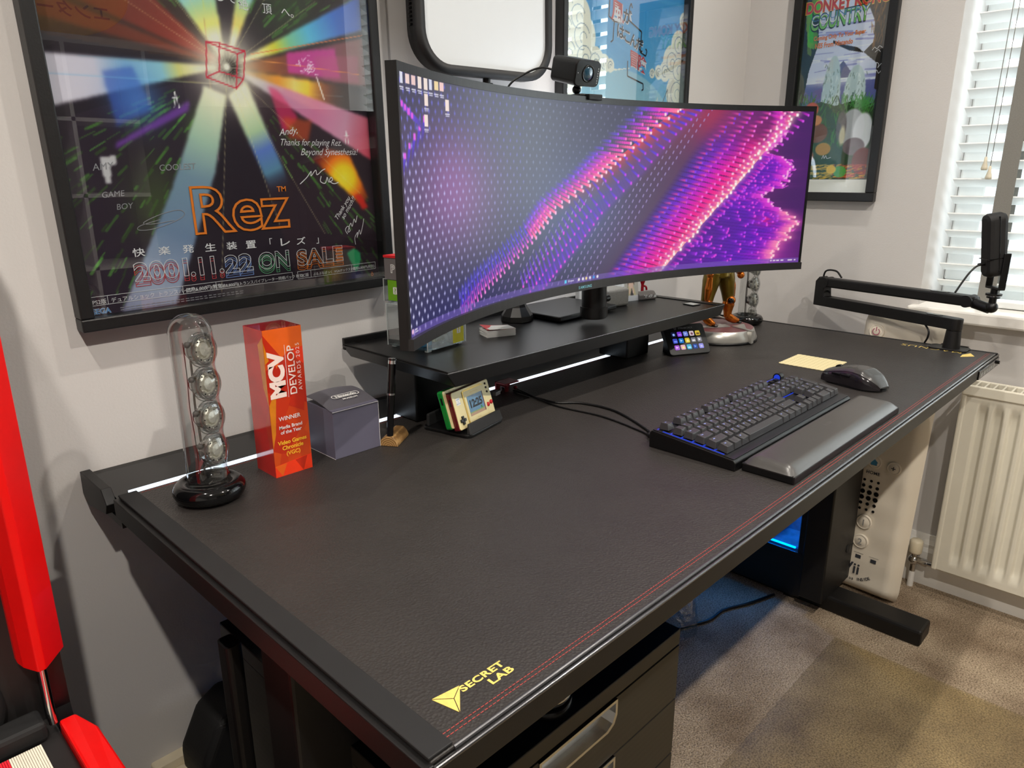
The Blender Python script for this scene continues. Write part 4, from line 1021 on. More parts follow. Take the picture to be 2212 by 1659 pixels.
D.put((gz < .0605) * 1.0, (226, 226, 220)); D.put((D.X > .2475) * (gz > .0605) * .75, (26, 26, 28))
D.im = np.clip(D.im * 1.12, 0, 255)
dp = D.mesh('print', m_print, lambda x, z: np.stack([x, np.full(x.size, -.0048), z], -1), dk)
di = MB()
m_ttl = M('ink_title_red', (206, 48, 34), rough=.6); m_yel = M('ink_yellow', (236, 190, 60), rough=.6); m_gr = M('ink_green', (120, 196, 90), rough=.6)
def dt(body, x, z, size, mat, lift=.0052, ang=2, align='LEFT', **kw): di.text(body, size, mat, frame((x, -lift, z), (math.cos(R(ang)), 0, math.sin(R(ang))), (0, 0, 1)), align=align, **kw)
Mq_ = lambda l_: frame((0, -l_, 0), (1, 0, .02), (0, 0, 1))
di.fit('DONKEY KONG', .028, .254, .5085, .5430, m_yel, Mq_(.0052), bold=.06); di.fit('DONKEY KONG', .030, .252, .5105, .5410, m_ttl, Mq_(.0055), bold=.03)
Mq2 = lambda l_: frame((0, -l_, 0), (1, 0, .07), (0, 0, 1))
di.fit('COUNTRY', .046, .208, .4585, .5050, m_blk, Mq2(.0058), bold=.05); di.fit('COUNTRY', .048, .206, .4615, .5025, m_gr, Mq2(.0061), bold=.02); di.fit('COUNTRY', .0495, .205, .4745, .5010, m_pw, Mq2(.0064), bold=-.01); di.fit('COUNTRY', .0495, .205, .4860, .5015, m_blu, Mq2(.0067), bold=-.012)
Mq3 = lambda l_: frame((0, -l_, 0), (1, 0, .03), (0, 0, 1))
di.fit('Coming Only To Your Super', .060, .202, .4340, .4490, m_or, Mq3(.0058), bold=.03); di.fit('NES From Nintendo', .066, .170, .4160, .4300, m_or, Mq3(.0058), bold=.03)
for pts in ([(.224, .398), (.230, .405), (.236, .400), (.242, .407), (.250, .402)], [(.232, .392), (.240, .398), (.246, .392)], [(.236, .358), (.240, .366), (.246, .360), (.244, .352), (.252, .362), (.256, .356)], [(.237, .340), (.243, .346), (.248, .338), (.254, .345)], [(.120, .118), (.124, .128), (.127, .119), (.131, .127), (.135, .119), (.146, .122)]):
    P_ = smooth_path([(x, z, 0) for x, z in pts], 4)
    for a, b in zip(P_, P_[1:]):
        L = (b - a).length; di.box(0, L, -.0006, .0006, 0, .0001, m_pw, frame((a[0], -.0055, a[1]), (b[0] - a[0], 0, b[1] - a[1]), (-(b[1] - a[1]), 0, b[0] - a[0])))
di.build('lettering', dp)
# ------------------------------------------------------------------ things on the desk
TZ = DZ + .0043    # top of the leather
m_wire = M('speaker_wire', (60, 56, 54), rough=.5); m_brass = M('brass', (176, 148, 96), rough=.3, metal=1.0)
m_cone = M('speaker_cone', (206, 203, 192), rough=.32, metal=.55, var=.12, vscale=300)
m_shellg = GLASS('speaker_shell', tint=(246, 247, 246), base=.05, edge=.75, rough=.03, edge_tint=(196, 199, 199))
m_shelld = GLASS('speaker_shell_thick', tint=(232, 233, 230), base=.10, edge=.85, rough=.05, edge_tint=(140, 140, 140))
def stick_speaker(x, y, label, yaw):
    t = thing('glass_speaker', label, 'speaker', (x, y, TZ), (0, 0, R(yaw)), 'clear tube speakers')
    prof = [(.020, .0015), (.036, .0015), (.0435, .005), (.0465, .012), (.0455, .018), (.041, .0245), (.034, .0265), (.028, .0235), (.0265, .018), (.0005, .016)]
    MB().lathe([(.0005, .0015)] + prof, m_gloss, n=48).build('base_ring', t)
    r = .0262; H = .252
    zc = [.205, .160, .115, .070]
    def tubef(u, v):
        # shell with a shallow wave beside every driver, rounded crown
        z = .018 + v * (H - .018)
        if z > H - r: k = (z - (H - r)) / r; rad = r * math.sqrt(max(0, 1 - k * k)) + .0003
        else: rad = r
        a = 2 * math.pi * u; front = max(0, math.cos(a + math.pi / 2)) ** 2
        for q in zc: rad += front * .0035 * math.exp(-((z - q) / .016) ** 2) - front * .0025 * math.exp(-((z - q + .024) / .008) ** 2)
        return (rad * math.cos(a), rad * math.sin(a), z)
    MB().grid(tubef, 40, 90, m_shellg, wrap=True).build('clear_tube', t)
    for q in zc:
        # driver facing the viewer, local -y
        Mx = T(.001, -.011, q) @ RX(84)
        d = MB().lathe([(.0186, -.004), (.0195, .006), (.0180, .010), (.0165, .006)], m_shelld, n=28, Mx=Mx)
        d.lathe([(.0150, .006), (.0120, .0075), (.0112, .0045), (.0095, .0055), (.0080, .0085), (.0004, .0095)], m_cone, n=10, Mx=Mx, smooth=False)
        for rr_, zz_, tt_ in ((.0205, .008, .0013), (.0180, .0105, .0009), (.0222, .002, .0008)): d.tube([(rr_ * math.cos(2 * math.pi * q_ / 36), rr_ * math.sin(2 * math.pi * q_ / 36), zz_) for q_ in range(36)], tt_, m_shelld, n=8, Mx=Mx, closed=True)
        d.lathe([(.0165, .006), (.0140, -.010), (.0005, -.012)], m_shelld, n=24, Mx=Mx).cyl((0, 0, -.016), (0, 0, -.010), .010, m_wire, Mx=Mx, n=20)
        for k in range(14):
            a = 2 * math.pi * k / 14; d.sphere((.0145 * math.cos(a), .0145 * math.sin(a), .0085), .0011, m_gloss if k % 2 else m_cone, n=6, Mx=Mx)
        dr = d.build('driver', t)
        MB().sphere((-.0175, -.010, q + .010), .0040, m_wire, n=8).build('capacitor', dr); MB().cyl((-.014, -.010, q + .0095), (-.006, -.008, q + .010), .0016, m_brass, n=10).build('pin', dr)
    wv = MB()
    for dx, dy in ((-.010, .004), (.002, .006), (-.004, .002)):
        wv.tube([(dx, dy, .215), (dx + .003, dy + .003, .17), (dx - .002, dy, .13), (dx + .002, dy + .002, .085), (dx, dy, .03)], .0007, m_wire, n=6)
    wv.tube([(-.012, -.006, .028), (-.016, -.008, .045), (-.008, -.012, .050), (-.004, -.012, .030), (-.010, -.010, .024)], .0011, m_shelld, n=6)
    wv.build('wires', t)
    pt = MB().cyl((.002, -.006, .032), (.012, -.022, .030), .0105, m_shelld, n=24, caps=False).cyl((.002, -.006, .032), (.012, -.022, .030), .0070, m_shelld, n=24, caps=False).lathe([(.007, 0), (.0105, 0)], m_shelld, n=24, Mx=T(.012, -.022, .030) @ RX(78) @ RY(28))
    pt.build('bass_port', t)
    return t
stick_speaker(.0905, -.0905, 'clear tube speaker on a round black base, at the left end of the desk', 24)
stick_speaker(1.695, -.050, 'clear tube speaker on a round black base, standing behind the golden statue', 10)

# red acrylic trophy block
m_trG = M('trophy_body', (206, 40, 22), rough=.12, spec=.5, coat=.6, var=.25, vscale=16)
def trophy_mat():
    m = bpy.data.materials.new('trophy_acrylic'); m.use_nodes = True; t = NT(m); p = t.n['Principled BSDF']
    p.inputs['Roughness'].default_value = .06; p.inputs['Coat Weight'].default_value = .5
    tc = t.new('ShaderNodeTexCoord'); vo = t.new('ShaderNodeTexVoronoi'); vo.inputs['Scale'].default_value = 26; vo.feature = 'F1'
    t.link(tc.outputs['Object'], vo.inputs['Vector'])
    rp = t.new('ShaderNodeValToRGB'); e = rp.color_ramp.elements
    e[0].position = .1; e[0].color = lin(226, 84, 24); e[1].position = .9; e[1].color = lin(196, 38, 20)
    n = rp.color_ramp.elements.new(.5); n.color = lin(214, 56, 22)
    sp = t.new('ShaderNodeSeparateColor'); t.link(vo.outputs['Color'], sp.inputs['Color']); t.link(sp.outputs['Red'], rp.inputs['Fac'])
    t.link(rp.outputs['Color'], p.inputs['Base Color']); p.inputs['Subsurface Weight'].default_value = .0
    p.inputs['Transmission Weight'].default_value = .12
    return m
m_tr = trophy_mat()
AX, AY, AW, AH = .183, -.097, .0585, .2155
tp = thing('award_trophy', 'tall red and orange acrylic award block with white lettering', 'trophy', (AX + AW / 2, AY + .027, TZ))
al = T(-AW / 2, -.027, 0)
m_trred = M('trophy_red_side', (205, 26, 18), rough=.08, coat=.5, var=.18, vscale=14); m_trtop = M('trophy_top', (128, 14, 16), rough=.08, coat=.5, var=.2, vscale=30)
m_tror = M('trophy_orange_facet', (232, 98, 24), rough=.1, coat=.4, var=.06); m_trdk = M('trophy_deep_facet', (196, 44, 20), rough=.1, coat=.4, var=.08); m_trlo = M('trophy_bright_base', (244, 60, 24), rough=.1, coat=.4, var=.05); m_tram = M('trophy_amber_facet', (216, 128, 26), rough=.1, coat=.4, var=.12, vscale=60)
b = MB()
b.box(0, AW, 0, .055, 0, AH - .0165, m_tr, al)
# sides and top of the block
b.poly([(-.0001, 0, 0), (-.0001, .055, 0), (-.0001, .055, AH), (-.0001, 0, AH), (.0001, 0, 0), (.0001, .055, 0), (.0001, .055, AH), (.0001, 0, AH)], [(0, 3, 2, 1), (4, 5, 6, 7)], m_trred, al)
b.box(0, AW, 0, .055, AH - .0166, AH, m_tr, al); b.box(.0, AW, .0, .055, AH, AH + .0001, m_trtop, al)
b.build('block', tp)
fc = MB()
def facet(pts, mat, k=0): fc.prism([(x * AW, z * AH) for x, z in pts], .0, .00012 + k * .00006, mat, al @ frame((0, -.0001, 0), (1, 0, 0), (0, 0, 1)))
facet([(0, .08), (0, 0), (1, 0), (1, .105)], m_trlo); facet([(0, .08), (.18, 0), (.32, .085)], m_tror, 1); facet([(.55, .09), (.75, 0), (.88, .1)], m_trdk, 1)
facet([(0, 1), (.0, .97), (.28, .74), (.40, .80), (.70, .86), (1, .86), (1, 1)], m_tror); facet([(.0, .97), (0, .80), (.14, .72), (.42, .81)], m_trdk, 1); facet([(0, .92), (0, .78), (.10, .80)], m_tram, 2); facet([(.70, .86), (1, .86), (1, .74), (.82, .78)], m_trlo, 1)
facet([(.0, .50), (.22, .62), (.10, .30), (.0, .2)], m_tram, 0); facet([(.50, .48), (.85, .68), (1.0, .64), (.9, .42)], m_trdk, 0)
fl = lambda pts, mat: fc.prism([(y * .055, z * AH) for y, z in pts], .0, .0002, mat, al @ frame((-.0002, 0, 0), (0, -1, 0), (0, 0, 1)) @ T(-.055, 0, 0))
fl([(1, .96), (.72, .90), (.80, .62), (1, .50)], m_tram); fl([(1, .50), (.72, .36), (.85, .16), (1, .10)], m_trdk)
fc.build('facets', tp)
tx = MB(); fr = lambda x, z, up=False: al @ (frame((x, -.0006, z), (0, 0, 1), (-1, 0, 0), (0, -1, 0)) if up else frame((x, -.0006, z), (1, 0, 0), (0, 0, 1)))
m_pink = M('etched_white', (245, 222, 212), rough=.6); m_yl = M('print_yellow', (250, 196, 50), rough=.5)
tx.fit('MCV', 0, .068, 0, .0250, m_pink, fr(.0280, .1170, True), bold=.06, spacing=.95)
tx.box(0, .076, -.0003, .0003, 0, .0001, m_pink, fr(.0305, .1155, True))
tx.fit('DEVELOP', 0, .0710, 0, .0108, m_pink, fr(.0443, .1185, True), bold=.01); tx.fit('AWARDS 2025', 0, .0690, 0, .0058, m_pink, fr(.0530, .1220, True), spacing=1.3)
tx.text('WINNER', .0085, m_white, fr(.0290, .0830), bold=.01); tx.text('Media Brand', .0072, m_white, fr(.0295, .0705), bold=.015); tx.text('of the Year', .0072, m_white, fr(.0295, .0630), bold=.015)
tx.text('Video Games', .0083, m_yl, fr(.0300, .0475), bold=.025); tx.text('Chronicle', .0083, m_yl, fr(.0300, .0390), bold=.025); tx.text('(VGC)', .0083, m_yl, fr(.0300, .0300), bold=.02)
tx.build('lettering', tp)

# grey paper box with a domed lid
m_paperbox = M('box_card', (96, 94, 112), rough=.5, var=.03, vscale=8); m_paperlid = M('box_card_lid', (86, 84, 92), rough=.45, var=.03)
m_edge = M('card_edge', (200, 198, 200), rough=.7)
gb = thing('paper_box', 'grey card gift box with a domed lid beside the red award', 'box', (.322, -.061, TZ))
b = MB(); hw, hd, hh = .0415, .0375, .0785
b.box(-hw, hw, -hd, hd, 0, hh - .001, m_paperbox, bev=.0006)
b.build('body', gb)
lid = MB()
def lidf(u, v):
    x = -hw - .0005 + u * (2 * hw + .001); y = -hd - .0008 + v * (2 * hd + .001)
    return (x, y, hh - .0035 + .0115 * math.sin(math.pi * (1 - (1 - v) ** .9) * .62 + .0) + .004 * math.sin(math.pi * u) * v)
lid.grid(lidf, 16, 16, m_paperlid)
lid.grid(lambda u, v: tuple(Vector(lidf(u, v)) - Vector((0, 0, .0007))), 16, 16, m_paperlid)
lid.build('lid', gb)
ed = MB()
for p, q in (((-hw, -hd, hh - .003), (hw, -hd, hh - .003)), ((hw, -hd, 0), (hw, -hd, hh - .003)), ((-hw, -hd, .0005), (-hw, hd, .0005))): ed.cyl(p, q, .00045, m_edge, n=6)
ed.build('edge', gb)
lt = MB(); nl = Vector((0, -.34, 1)).normalized()
def onlid(x, v): p = lidf((x + hw) / (2 * hw), v); return p
Mt = frame(Vector(onlid(.004, .42)) + Vector((0, 0, .0022)), (1, 0, 0), (0, 1, .16))
lt.text('Nintendo', .0100, m_white, Mt @ T(0, -.0008, 0), bold=.03, spacing=.95); lt.text('MUSEUM', .0062, m_white, Mt @ T(.002, -.0100, -.0008), bold=.025, spacing=1.15)
o_ = rr(.049, .0112, .0054, 8, 0, .0028); i_ = rr(.0466, .0088, .0042, 8, 0, .0028); n = len(o_)
lt.add([(x, y, 0) for x, y in o_] + [(x, y, 0) for x, y in i_], [(k, (k + 1) % n, (k + 1) % n + n, k + n) for k in range(n)], m_white, Mt)
lt.build('lettering', gb)
# clear wrapping standing behind the box
m_wrap = GLASS('clear_wrap', tint=(236, 236, 236), base=.10, edge=.5, rough=.12, bump=.2, bscale=40)
wr = MB().grid(lambda u, v: (-.055 + .105 * u, .012 * math.sin(3 * u + 1) + .008 * v, v * (.108 - .012 * u + .006 * math.sin(9 * u))), 20, 10, m_wrap)
wo = wr.build('clear_wrapper', None, (.315, -.005, TZ)); tag(wo, 'sheet of clear wrapping standing behind the grey card box', 'wrapper')

# log pen holder and pen
def log_mat():
    m = bpy.data.materials.new('log_wood'); m.use_nodes = True; t = NT(m); p = t.n['Principled BSDF']; p.inputs['Roughness'].default_value = .4
    tc = t.new('ShaderNodeTexCoord'); wv = t.new('ShaderNodeTexWave'); wv.wave_type = 'RINGS'; wv.rings_direction = 'Y'; wv.inputs['Scale'].default_value = 95; wv.inputs['Distortion'].default_value = 2.5
    t.link(tc.outputs['Object'], wv.inputs['Vector']); rp = t.new('ShaderNodeValToRGB'); e = rp.color_ramp.elements
    e[0].color = lin(120, 88, 50); e[1].color = lin(178, 140, 88); t.link(wv.outputs['Fac'], rp.inputs['Fac']); t.link(rp.outputs['Color'], p.inputs['Base Color'])
    return m
m_log = log_mat()
ph = thing('pen_holder', 'small brown half log pen holder beside the grey card box', 'pen holder', (.371, -.110, TZ), (0, 0, R(-62)))
ph.rotation_euler = (0, 0, R(-56))
b = MB(); pr = [(-.0155, 0), (.0155, 0), (.0155, .004), (.012, .011), (.007, .0165), (-.006, .0165), (-.0125, .011)]
b.prism(pr, -.056, .0, m_log, frame((0, 0, 0), (1, 0, 0), (0, 0, 1)), bev=.0012)
b.build('log', ph)
pn = thing('pen', 'black pen with chrome trim standing upright in the log holder', 'pen', (.3765, -.1075, TZ + .0145), (0, R(5.2), 0))
MB().cyl((0, 0, 0), (0, 0, .072), .0051, m_gloss, r1=.0058).build('barrel', pn)
MB().cyl((0, 0, .0725), (0, 0, .128), .0064, m_gloss, r1=.0060).build('cap', pn)
cc = MB().cyl((0, 0, .0695), (0, 0, .0725), .0066, m_chrome).cyl((0, 0, .120), (0, 0, .1285), .0064, m_chrome, r1=.0058)
cc.box(.0052, .0075, -.0014, .0014, .086, .126, m_chrome, bev=.0005)
cc.build('clip', pn)

# two handhelds in a black dock
m_cream = M('handheld_face', (214, 200, 150), rough=.32, metal=.15, var=.03); m_dkred = M('handheld_red', (88, 10, 22), rough=.3, var=.06); m_grn = M('handheld_green', (14, 122, 46), rough=.3, var=.06)
m_redb = M('red_button', (190, 32, 44), rough=.25); m_lcdd = M('lcd_digits', (18, 26, 36), rough=.4); m_grnlcd = M('lcd_ground', (110, 130, 84), rough=.4, emit=(110, 130, 84), estr=.35); m_brn = M('lcd_soil', (150, 122, 100), rough=.4, emit=(150, 122, 100), estr=.3)
m_lcd = M('lcd_sky', (72, 112, 142), rough=.25, var=.12, vscale=60, emit=(72, 112, 142), estr=.16)
m_goldf = M('gold_frame', (196, 164, 84), rough=.3, metal=.6)
GWM = dict(loc=(.5246, -.1466, .7956), yaw=12.7, tilt=-17.1)
def handheld(name, label, body, loc, detail):
    t = thing(name, label, 'handheld console', loc, (R(GWM['tilt']), 0, R(GWM['yaw'])), 'handhelds in the black dock')
    W_, H_ = .1085, .066; Mz = UP
    MB().prism(rr(W_, H_, .004, 4), -.0118, -.0012, body, Mz, bev=.0012).build('shell', t)
    fp = MB().prism(rr(W_ - .002, H_ - .002, .0035, 4), -.0014, .0002, m_cream, Mz, bev=.0005)
    fo = fp.build('face_plate', t)
    MB().box(-W_ / 2 - .0002, -W_ / 2 + .0005, .004, .0075, .010, .022, m_blackp).build('port', t)
    if not detail: return t
    sx, sz = .004, -.0005
    MB().prism([(x + sx, z + sz) for x, z in rr(.0600, .0565, .002, 3)], .0002, .0011, m_goldf, Mz).prism([(x + sx + .001, z + sz) for x, z in rr(.0565, .0535, .0015, 3)], .0011, .0014, m_cream, Mz).build('bezel', t)
    sc = MB(); sc.box(-.0215 + sx, .0215 + sx, -.0170 + sz, .0170 + sz, .0014, .0017, m_lcd, Mz); sc.box(.0215 + sx, .0240 + sx, -.0170 + sz, .0170 + sz, .0014, .0018, m_dkred, Mz)
    sc.box(-.0215 + sx, .0215 + sx, -.0170 + sz, -.0125 + sz, .0017, .0018, m_brn, Mz); sc.box(-.0215 + sx, .0215 + sx, -.0125 + sz, -.0105 + sz, .0017, .0018, m_grnlcd, Mz); sc.box(.0110 + sx, .0150 + sx, -.0105 + sz, -.0060 + sz, .0017, .0018, m_grn, Mz)
    sc.text('12:25', .0180, m_lcdd, Mz @ T(sx - .0005, sz - .0035, .0019), bold=.045, spacing=.96)
    sc.build('screen', t)
    dp_ = MB(); 
    for w_, h_ in ((.0145, .0050), (.0050, .0145)): dp_.prism([(x - .0405, z - .0175) for x, z in rr(w_, h_, .0006, 2)], .0, .0028, m_gloss, Mz, bev=.0005)
    dp_.build('direction_pad', t)
    for bx, bz in ((.0375, -.0105), (.0475, -.0085)): MB().lathe([(.0037, .0002), (.0037, .0018), (.0028, .0026), (.0003, .0028)], m_redb, n=18, Mx=Mz @ T(bx, bz, 0)).build('round_button', t)
    for bz in (.0255, .0185, .0110): MB().lathe([(.0019, .0002), (.0019, .0013), (.0003, .0015)], m_wire, n=14, Mx=Mz @ T(.0435, bz, 0)).build('small_button', t)
    pl = MB().prism([(x - .0405, z + .0145) for x, z in rr(.0105, .0125, .001, 2)], .0, .0005, m_white, Mz)
    pl.text('GAME', .0032, m_blu, Mz @ T(-.0405, .0170, .0007)); pl.text('&', .0030, m_blu, Mz @ T(-.0405, .0135, .0007)); pl.text('WATCH', .0030, m_blu, Mz @ T(-.0405, .0100, .0007))
    pl.text('SUPER MARIO BROS.', .0026, m_goldf, Mz @ T(sx + .002, .0205, .0016)); pl.text('Nintendo', .0026, m_goldf, Mz @ T(sx, -.0235, .0016)); pl.box(-.022, .030, .0283, .0293, .0, .0004, m_goldf, Mz)
    pl.build('badge', t)
    return t
g0 = handheld('handheld_console', 'cream faced handheld console in a dark red case showing 12:25, front of the dock', m_dkred, GWM['loc'], True)
ya, ti = R(GWM['yaw']), R(-GWM['tilt'])
bk = Vector((-math.sin(ya) * math.cos(ti), math.cos(ya) * math.cos(ti), -math.sin(ti)))
off = bk * .0128 + Vector((-.0065, -.002, .0065))
handheld('handheld_console', 'cream faced handheld console in a green case, behind the red one in the dock', m_grn, tuple(Vector(GWM['loc']) + off), False)
dkq = thing('handheld_dock', 'black plastic dock holding the red and green handheld consoles', 'dock', (.525, -.128, TZ), (0, 0, R(GWM['yaw'])))
b = MB()
b.prism(rr(.108, .100, .012, 6, 0, .008), .0, .0065, m_blackp, bev=.002)
b.build('base', dkq)
fp_ = [(-.052, -.0415), (.052, -.0415), (.052, -.0385), (-.052, -.0385)]
MB().poly([(-.050, -.042, .006), (.050, -.042, .006), (.050, -.034, .006), (-.050, -.034, .006), (-.045, -.0345, .0225), (.050, -.0345, .0225), (.050, -.0315, .0225), (-.045, -.0315, .0225)],
          [(0, 3, 2, 1), (4, 5, 6, 7), (0, 1, 5, 4), (1, 2, 6, 5), (2, 3, 7, 6), (3, 0, 4, 7)], m_matte, bev=.0012).build('front_lip', dkq)
MB().box(-.050, .050, .044, .050, .006, .028, m_matte, bev=.002).build('back_wall', dkq)
# charging lead with its grey plug
m_greyp = M('grey_plug', (120, 120, 122), rough=.45)
cq = thing('charging_cable', 'black cable with a grey plug running behind the handhelds', 'cable', (.60, -.12, .79))
MB().box(-.008, .008, -.004, .004, -.0035, .0035, m_greyp, T(.004, .0, .002) @ RZ(14), bev=.001).build('plug', cq)
MB().tube([(.012, .002, .002), (.035, .02, -.004), (.07, .055, -.014), (.10, .085, -.024), (.125, .098, -.036)], .0016, m_blackp).build('lead', cq)
# red cable clip on the back edge of the mat
m_redm = M('red_metal', (120, 16, 26), rough=.35, metal=.5)
rc = thing('cable_clip', 'small red metal cable clip on the back edge of the desk mat', 'clip', (.733, -.022, TZ))
MB().box(-.020, .020, -.012, .018, .014, .017, m_redm, bev=.0008).box(-.020, .020, .014, .018, 0, .017, m_redm, bev=.0008).box(-.019, -.010, -.012, -.009, 0, .015, m_redm, bev=.0006).build('bracket', rc)
MB().sphere((.008, -.013, .0045), .0042, m_redm, n=8).build('knob', rc)

# ------------------------------------------------------------------ things on the riser
SS = SZ + .0002
m_cardg = M('card_green', (112, 172, 20), rough=.5, var=.03); m_cardy = M('card_yellow', (214, 206, 12), rough=.5, var=.03); m_cardgrey = M('card_grey', (112, 108, 108), rough=.5, var=.04); m_cardr = M('card_red', (214, 24, 34), rough=.5, var=.04); m_pages = M('card_stack_edge', (190, 186, 176), rough=.7, var=.35, vscale=800); m_cardb = M('card_blue', (50, 140, 190), rough=.5, var=.05)
def acrylic_box(name, label, w, d, h, loc, yaw, group):
    t = thing(name, label, 'box', loc, (0, 0, R(yaw)), group); q = .0018
    for nm, a in (('front_wall', (-w / 2, w / 2, -d / 2, -d / 2 + q, .004, h)), ('back_wall', (-w / 2, w / 2, d / 2 - q, d / 2, .004, h)), ('side_wall', (-w / 2, -w / 2 + q, -d / 2 + q, d / 2 - q, .004, h)), ('side_wall', (w / 2 - q, w / 2, -d / 2 + q, d / 2 - q, .004, h)), ('floor_plate', (-w / 2, w / 2, -d / 2, d / 2, .004, .004 + q))):
        MB().box(*a, m_acryl).build(nm, t)
    e_ = MB()
    for sx_ in (-1, 1):
        for sy_ in (-1, 1): e_.box(sx_ * w / 2 - .0006, sx_ * w / 2 + .0006, sy_ * d / 2 - .0006, sy_ * d / 2 + .0006, .004, h, m_aced); e_.box(sx_ * (w / 2 - .010) - .005, sx_ * (w / 2 - .010) + .005, sy_ * (d / 2 - .008) - .004, sy_ * (d / 2 - .008) + .004, 0, .004, m_aced, bev=.0008)
    e_.box(-w / 2, w / 2, -d / 2 - .0005, -d / 2 + .0005, h - .0008, h, m_aced).box(-w / 2 - .0005, -w / 2 + .0005, -d / 2, d / 2, h - .0008, h, m_aced)
    e_.build('edges', t)
    return t
m_aced = M('acrylic_edge', (205, 212, 212), rough=.15, spec=.8)
BW, BD, BH = .104, .096, .080
acrylic_box('card_display_box', 'clear acrylic box of wrapped card packs standing on the riser shelf', BW, BD, BH, (.5495, .004, SS), 8.5, 'clear acrylic card boxes')
acrylic_box('card_display_box', 'clear acrylic box with green and grey card decks, stacked on the other acrylic box', BW, BD, .044, (.5475, .006, SS + BH), 8.5, 'clear acrylic card boxes')
def deck(label, loc, size, facem, yaw, sym, frontside='left', lid=None):
    t = thing('card_deck', label, 'card deck', loc, (0, 0, R(yaw)), None); w, d, h = size
    MB().box(-w / 2, w / 2, -d / 2, d / 2, 0, h, m_pages).build('cards', t)
    c = MB()
    if frontside == 'left': c.box(-w / 2 - .0008, -w / 2, -d / 2, d / 2, 0, h, facem); Mq = frame((-w / 2 - .0010, 0, h / 2), (0, -1, 0), (0, 0, 1))
    else: c.box(-w / 2, w / 2, -d / 2 - .0008, -d / 2, 0, h, facem); Mq = frame((0, -d / 2 - .0010, h / 2), (1, 0, 0), (0, 0, 1))
    co = c.build('wrap', t)
    s_ = MB()
    if sym == '?':
        s_.prism(rr(.010, .0125, .0015, 3), 0, .0002, m_white, Mq); s_.text('?', .0125, facem, Mq @ T(0, -.0044, .0004), bold=.03)
    else: s_.text('P', .019, m_white, Mq @ T(0, -.0066, .0002), bold=.02, outline=.035)
    s_.build('emblem', co)
    if lid: MB().box(-w / 2 - .002, w / 2 + .002, -d / 2 - .001, d / 2 + .001, h, h + .004, lid).build('lid', t)
    return t
deck('grey card deck with a white letter P under a red lid, on the acrylic boxes', (.5155, .022, SS + BH + .044 + .0005), (.05, .040, .037), m_cardgrey, 8.5, 'P', 'left', m_cardr)
deck('green card deck with a question mark, in the upper acrylic box', (.5175, .020, SS + BH + .0065), (.05, .036, .036), m_cardg, 8.5, '?')
deck('yellow card deck with a question mark, in the lower acrylic box', (.586, -.030, SS + .0062), (.029, .018, .046), m_cardy, 8.5, '?', 'front')
m_foil = GLASS('crumpled_film', tint=(238, 234, 226), base=.22, edge=.7, rough=.14, bump=.9, bscale=90)
def packet(label, loc, yaw, col, w=.034, h=.046):
    t = thing('wrapped_packet', label, 'packet', loc, (0, 0, R(yaw)), 'wrapped card packets in the lower box')
    MB().box(-w / 2 + .004, w / 2 - .004, -.004, .004, .006, h - .010, col, bev=.001).build('cards', t)
    MB().grid(lambda u, v: ((u - .5) * w, -.008 - .003 * math.sin(7 * u + 5 * v) * math.sin(11 * v), v * h), 14, 14, m_foil).grid(lambda u, v: ((u - .5) * w, .008 + .003 * math.sin(6 * u + 9 * v), v * h), 14, 14, m_foil).build('film', t)
m_cpale = M('packet_cream', (214, 208, 160), rough=.6); m_cpink = M('packet_pink', (206, 170, 150), rough=.6)
packet('film wrapped cream card packet in the lower acrylic box, left of the yellow deck', (.551, -.026, SS + .0062), 8.5, m_cpale)
packet('film wrapped pinkish packet in the lower acrylic box, right of the yellow deck', (.590, .0, SS + .0062), -35, m_cpink, .03)
packet('film wrapped pinkish packet in the back left of the lower acrylic box', (.530, .022, SS + .0062), 50, m_cpink, .032)
tag(MB().box(-.012, .012, -.008, .008, 0, .05, m_cardb, RZ(8.5), bev=.0006).build('card_deck', None, (.5235, -.019, SS + .0062)), 'blue card deck in the front left corner of the lower acrylic box', 'card deck')

nb = thing('note_cards', 'thick pad of white cards with a red top sheet, lying on the riser', 'notepad', (.700, -.026, SS), (0, 0, R(-20)))
b = MB()
for k in range(6): b.box(-.030, .030, -.020, .020, k * .0022, k * .0022 + .0020, m_white, T(.0004 * (k % 2), .0002 * k, 0) @ RZ((k % 3 - 1) * .8))
b.build('cards', nb)
MB().grid(lambda u, v: (-.030 + .060 * u, -.020 + .040 * v, .0134 + .006 * (1 - u) ** 2 * (.4 + .6 * v)), 12, 6, m_cardr).build('red_sheet', nb)
MB().grid(lambda u, v: (-.026 + .056 * u, -.021 + .038 * v, .0140 + .0045 * (1 - u) ** 2 * (.4 + .4 * v)), 12, 6, m_white).build('top_sheet', nb)

m_soft = M('grey_felt', (150, 146, 138), rough=.95, spec=.1, var=.06, vscale=220, bump=.3, bscale=500)
wb = thing('cushion_block', 'pale grey soft block beside the monitor foot on the riser', 'block', (1.116, .010, SS), (0, 0, R(-8)))
MB().box(-.036, .036, -.024, .024, 0, .042, m_soft, bev=.006, seg=3).build('block', wb)
m_pale = M('pale_card', (206, 204, 198), rough=.7)
tag(MB().box(-.05, .05, -.008, .008, 0, .072, m_pale, RZ(-12), bev=.002).build('white_box', None, (1.125, .072, SS)), 'white box standing behind the pale grey soft block', 'box')
m_lime = M('lime_plastic', (120, 184, 36), rough=.3)
bt = thing('lime_bottle', 'lime green bottle with a white label behind the soft block', 'bottle', (1.222, .060, SS))
MB().lathe([(.0005, 0), (.014, 0), (.0155, .003), (.0155, .050), (.011, .060), (.006, .066), (.006, .078), (.0005, .078)], m_lime, n=28).build('bottle_body', bt)
MB().lathe([(.0157, .012), (.0157, .040)], m_white, n=28).lathe([(.01575, .012), (.0158, .016), (.0158, .030)], m_blk, n=28).build('label_band', bt)
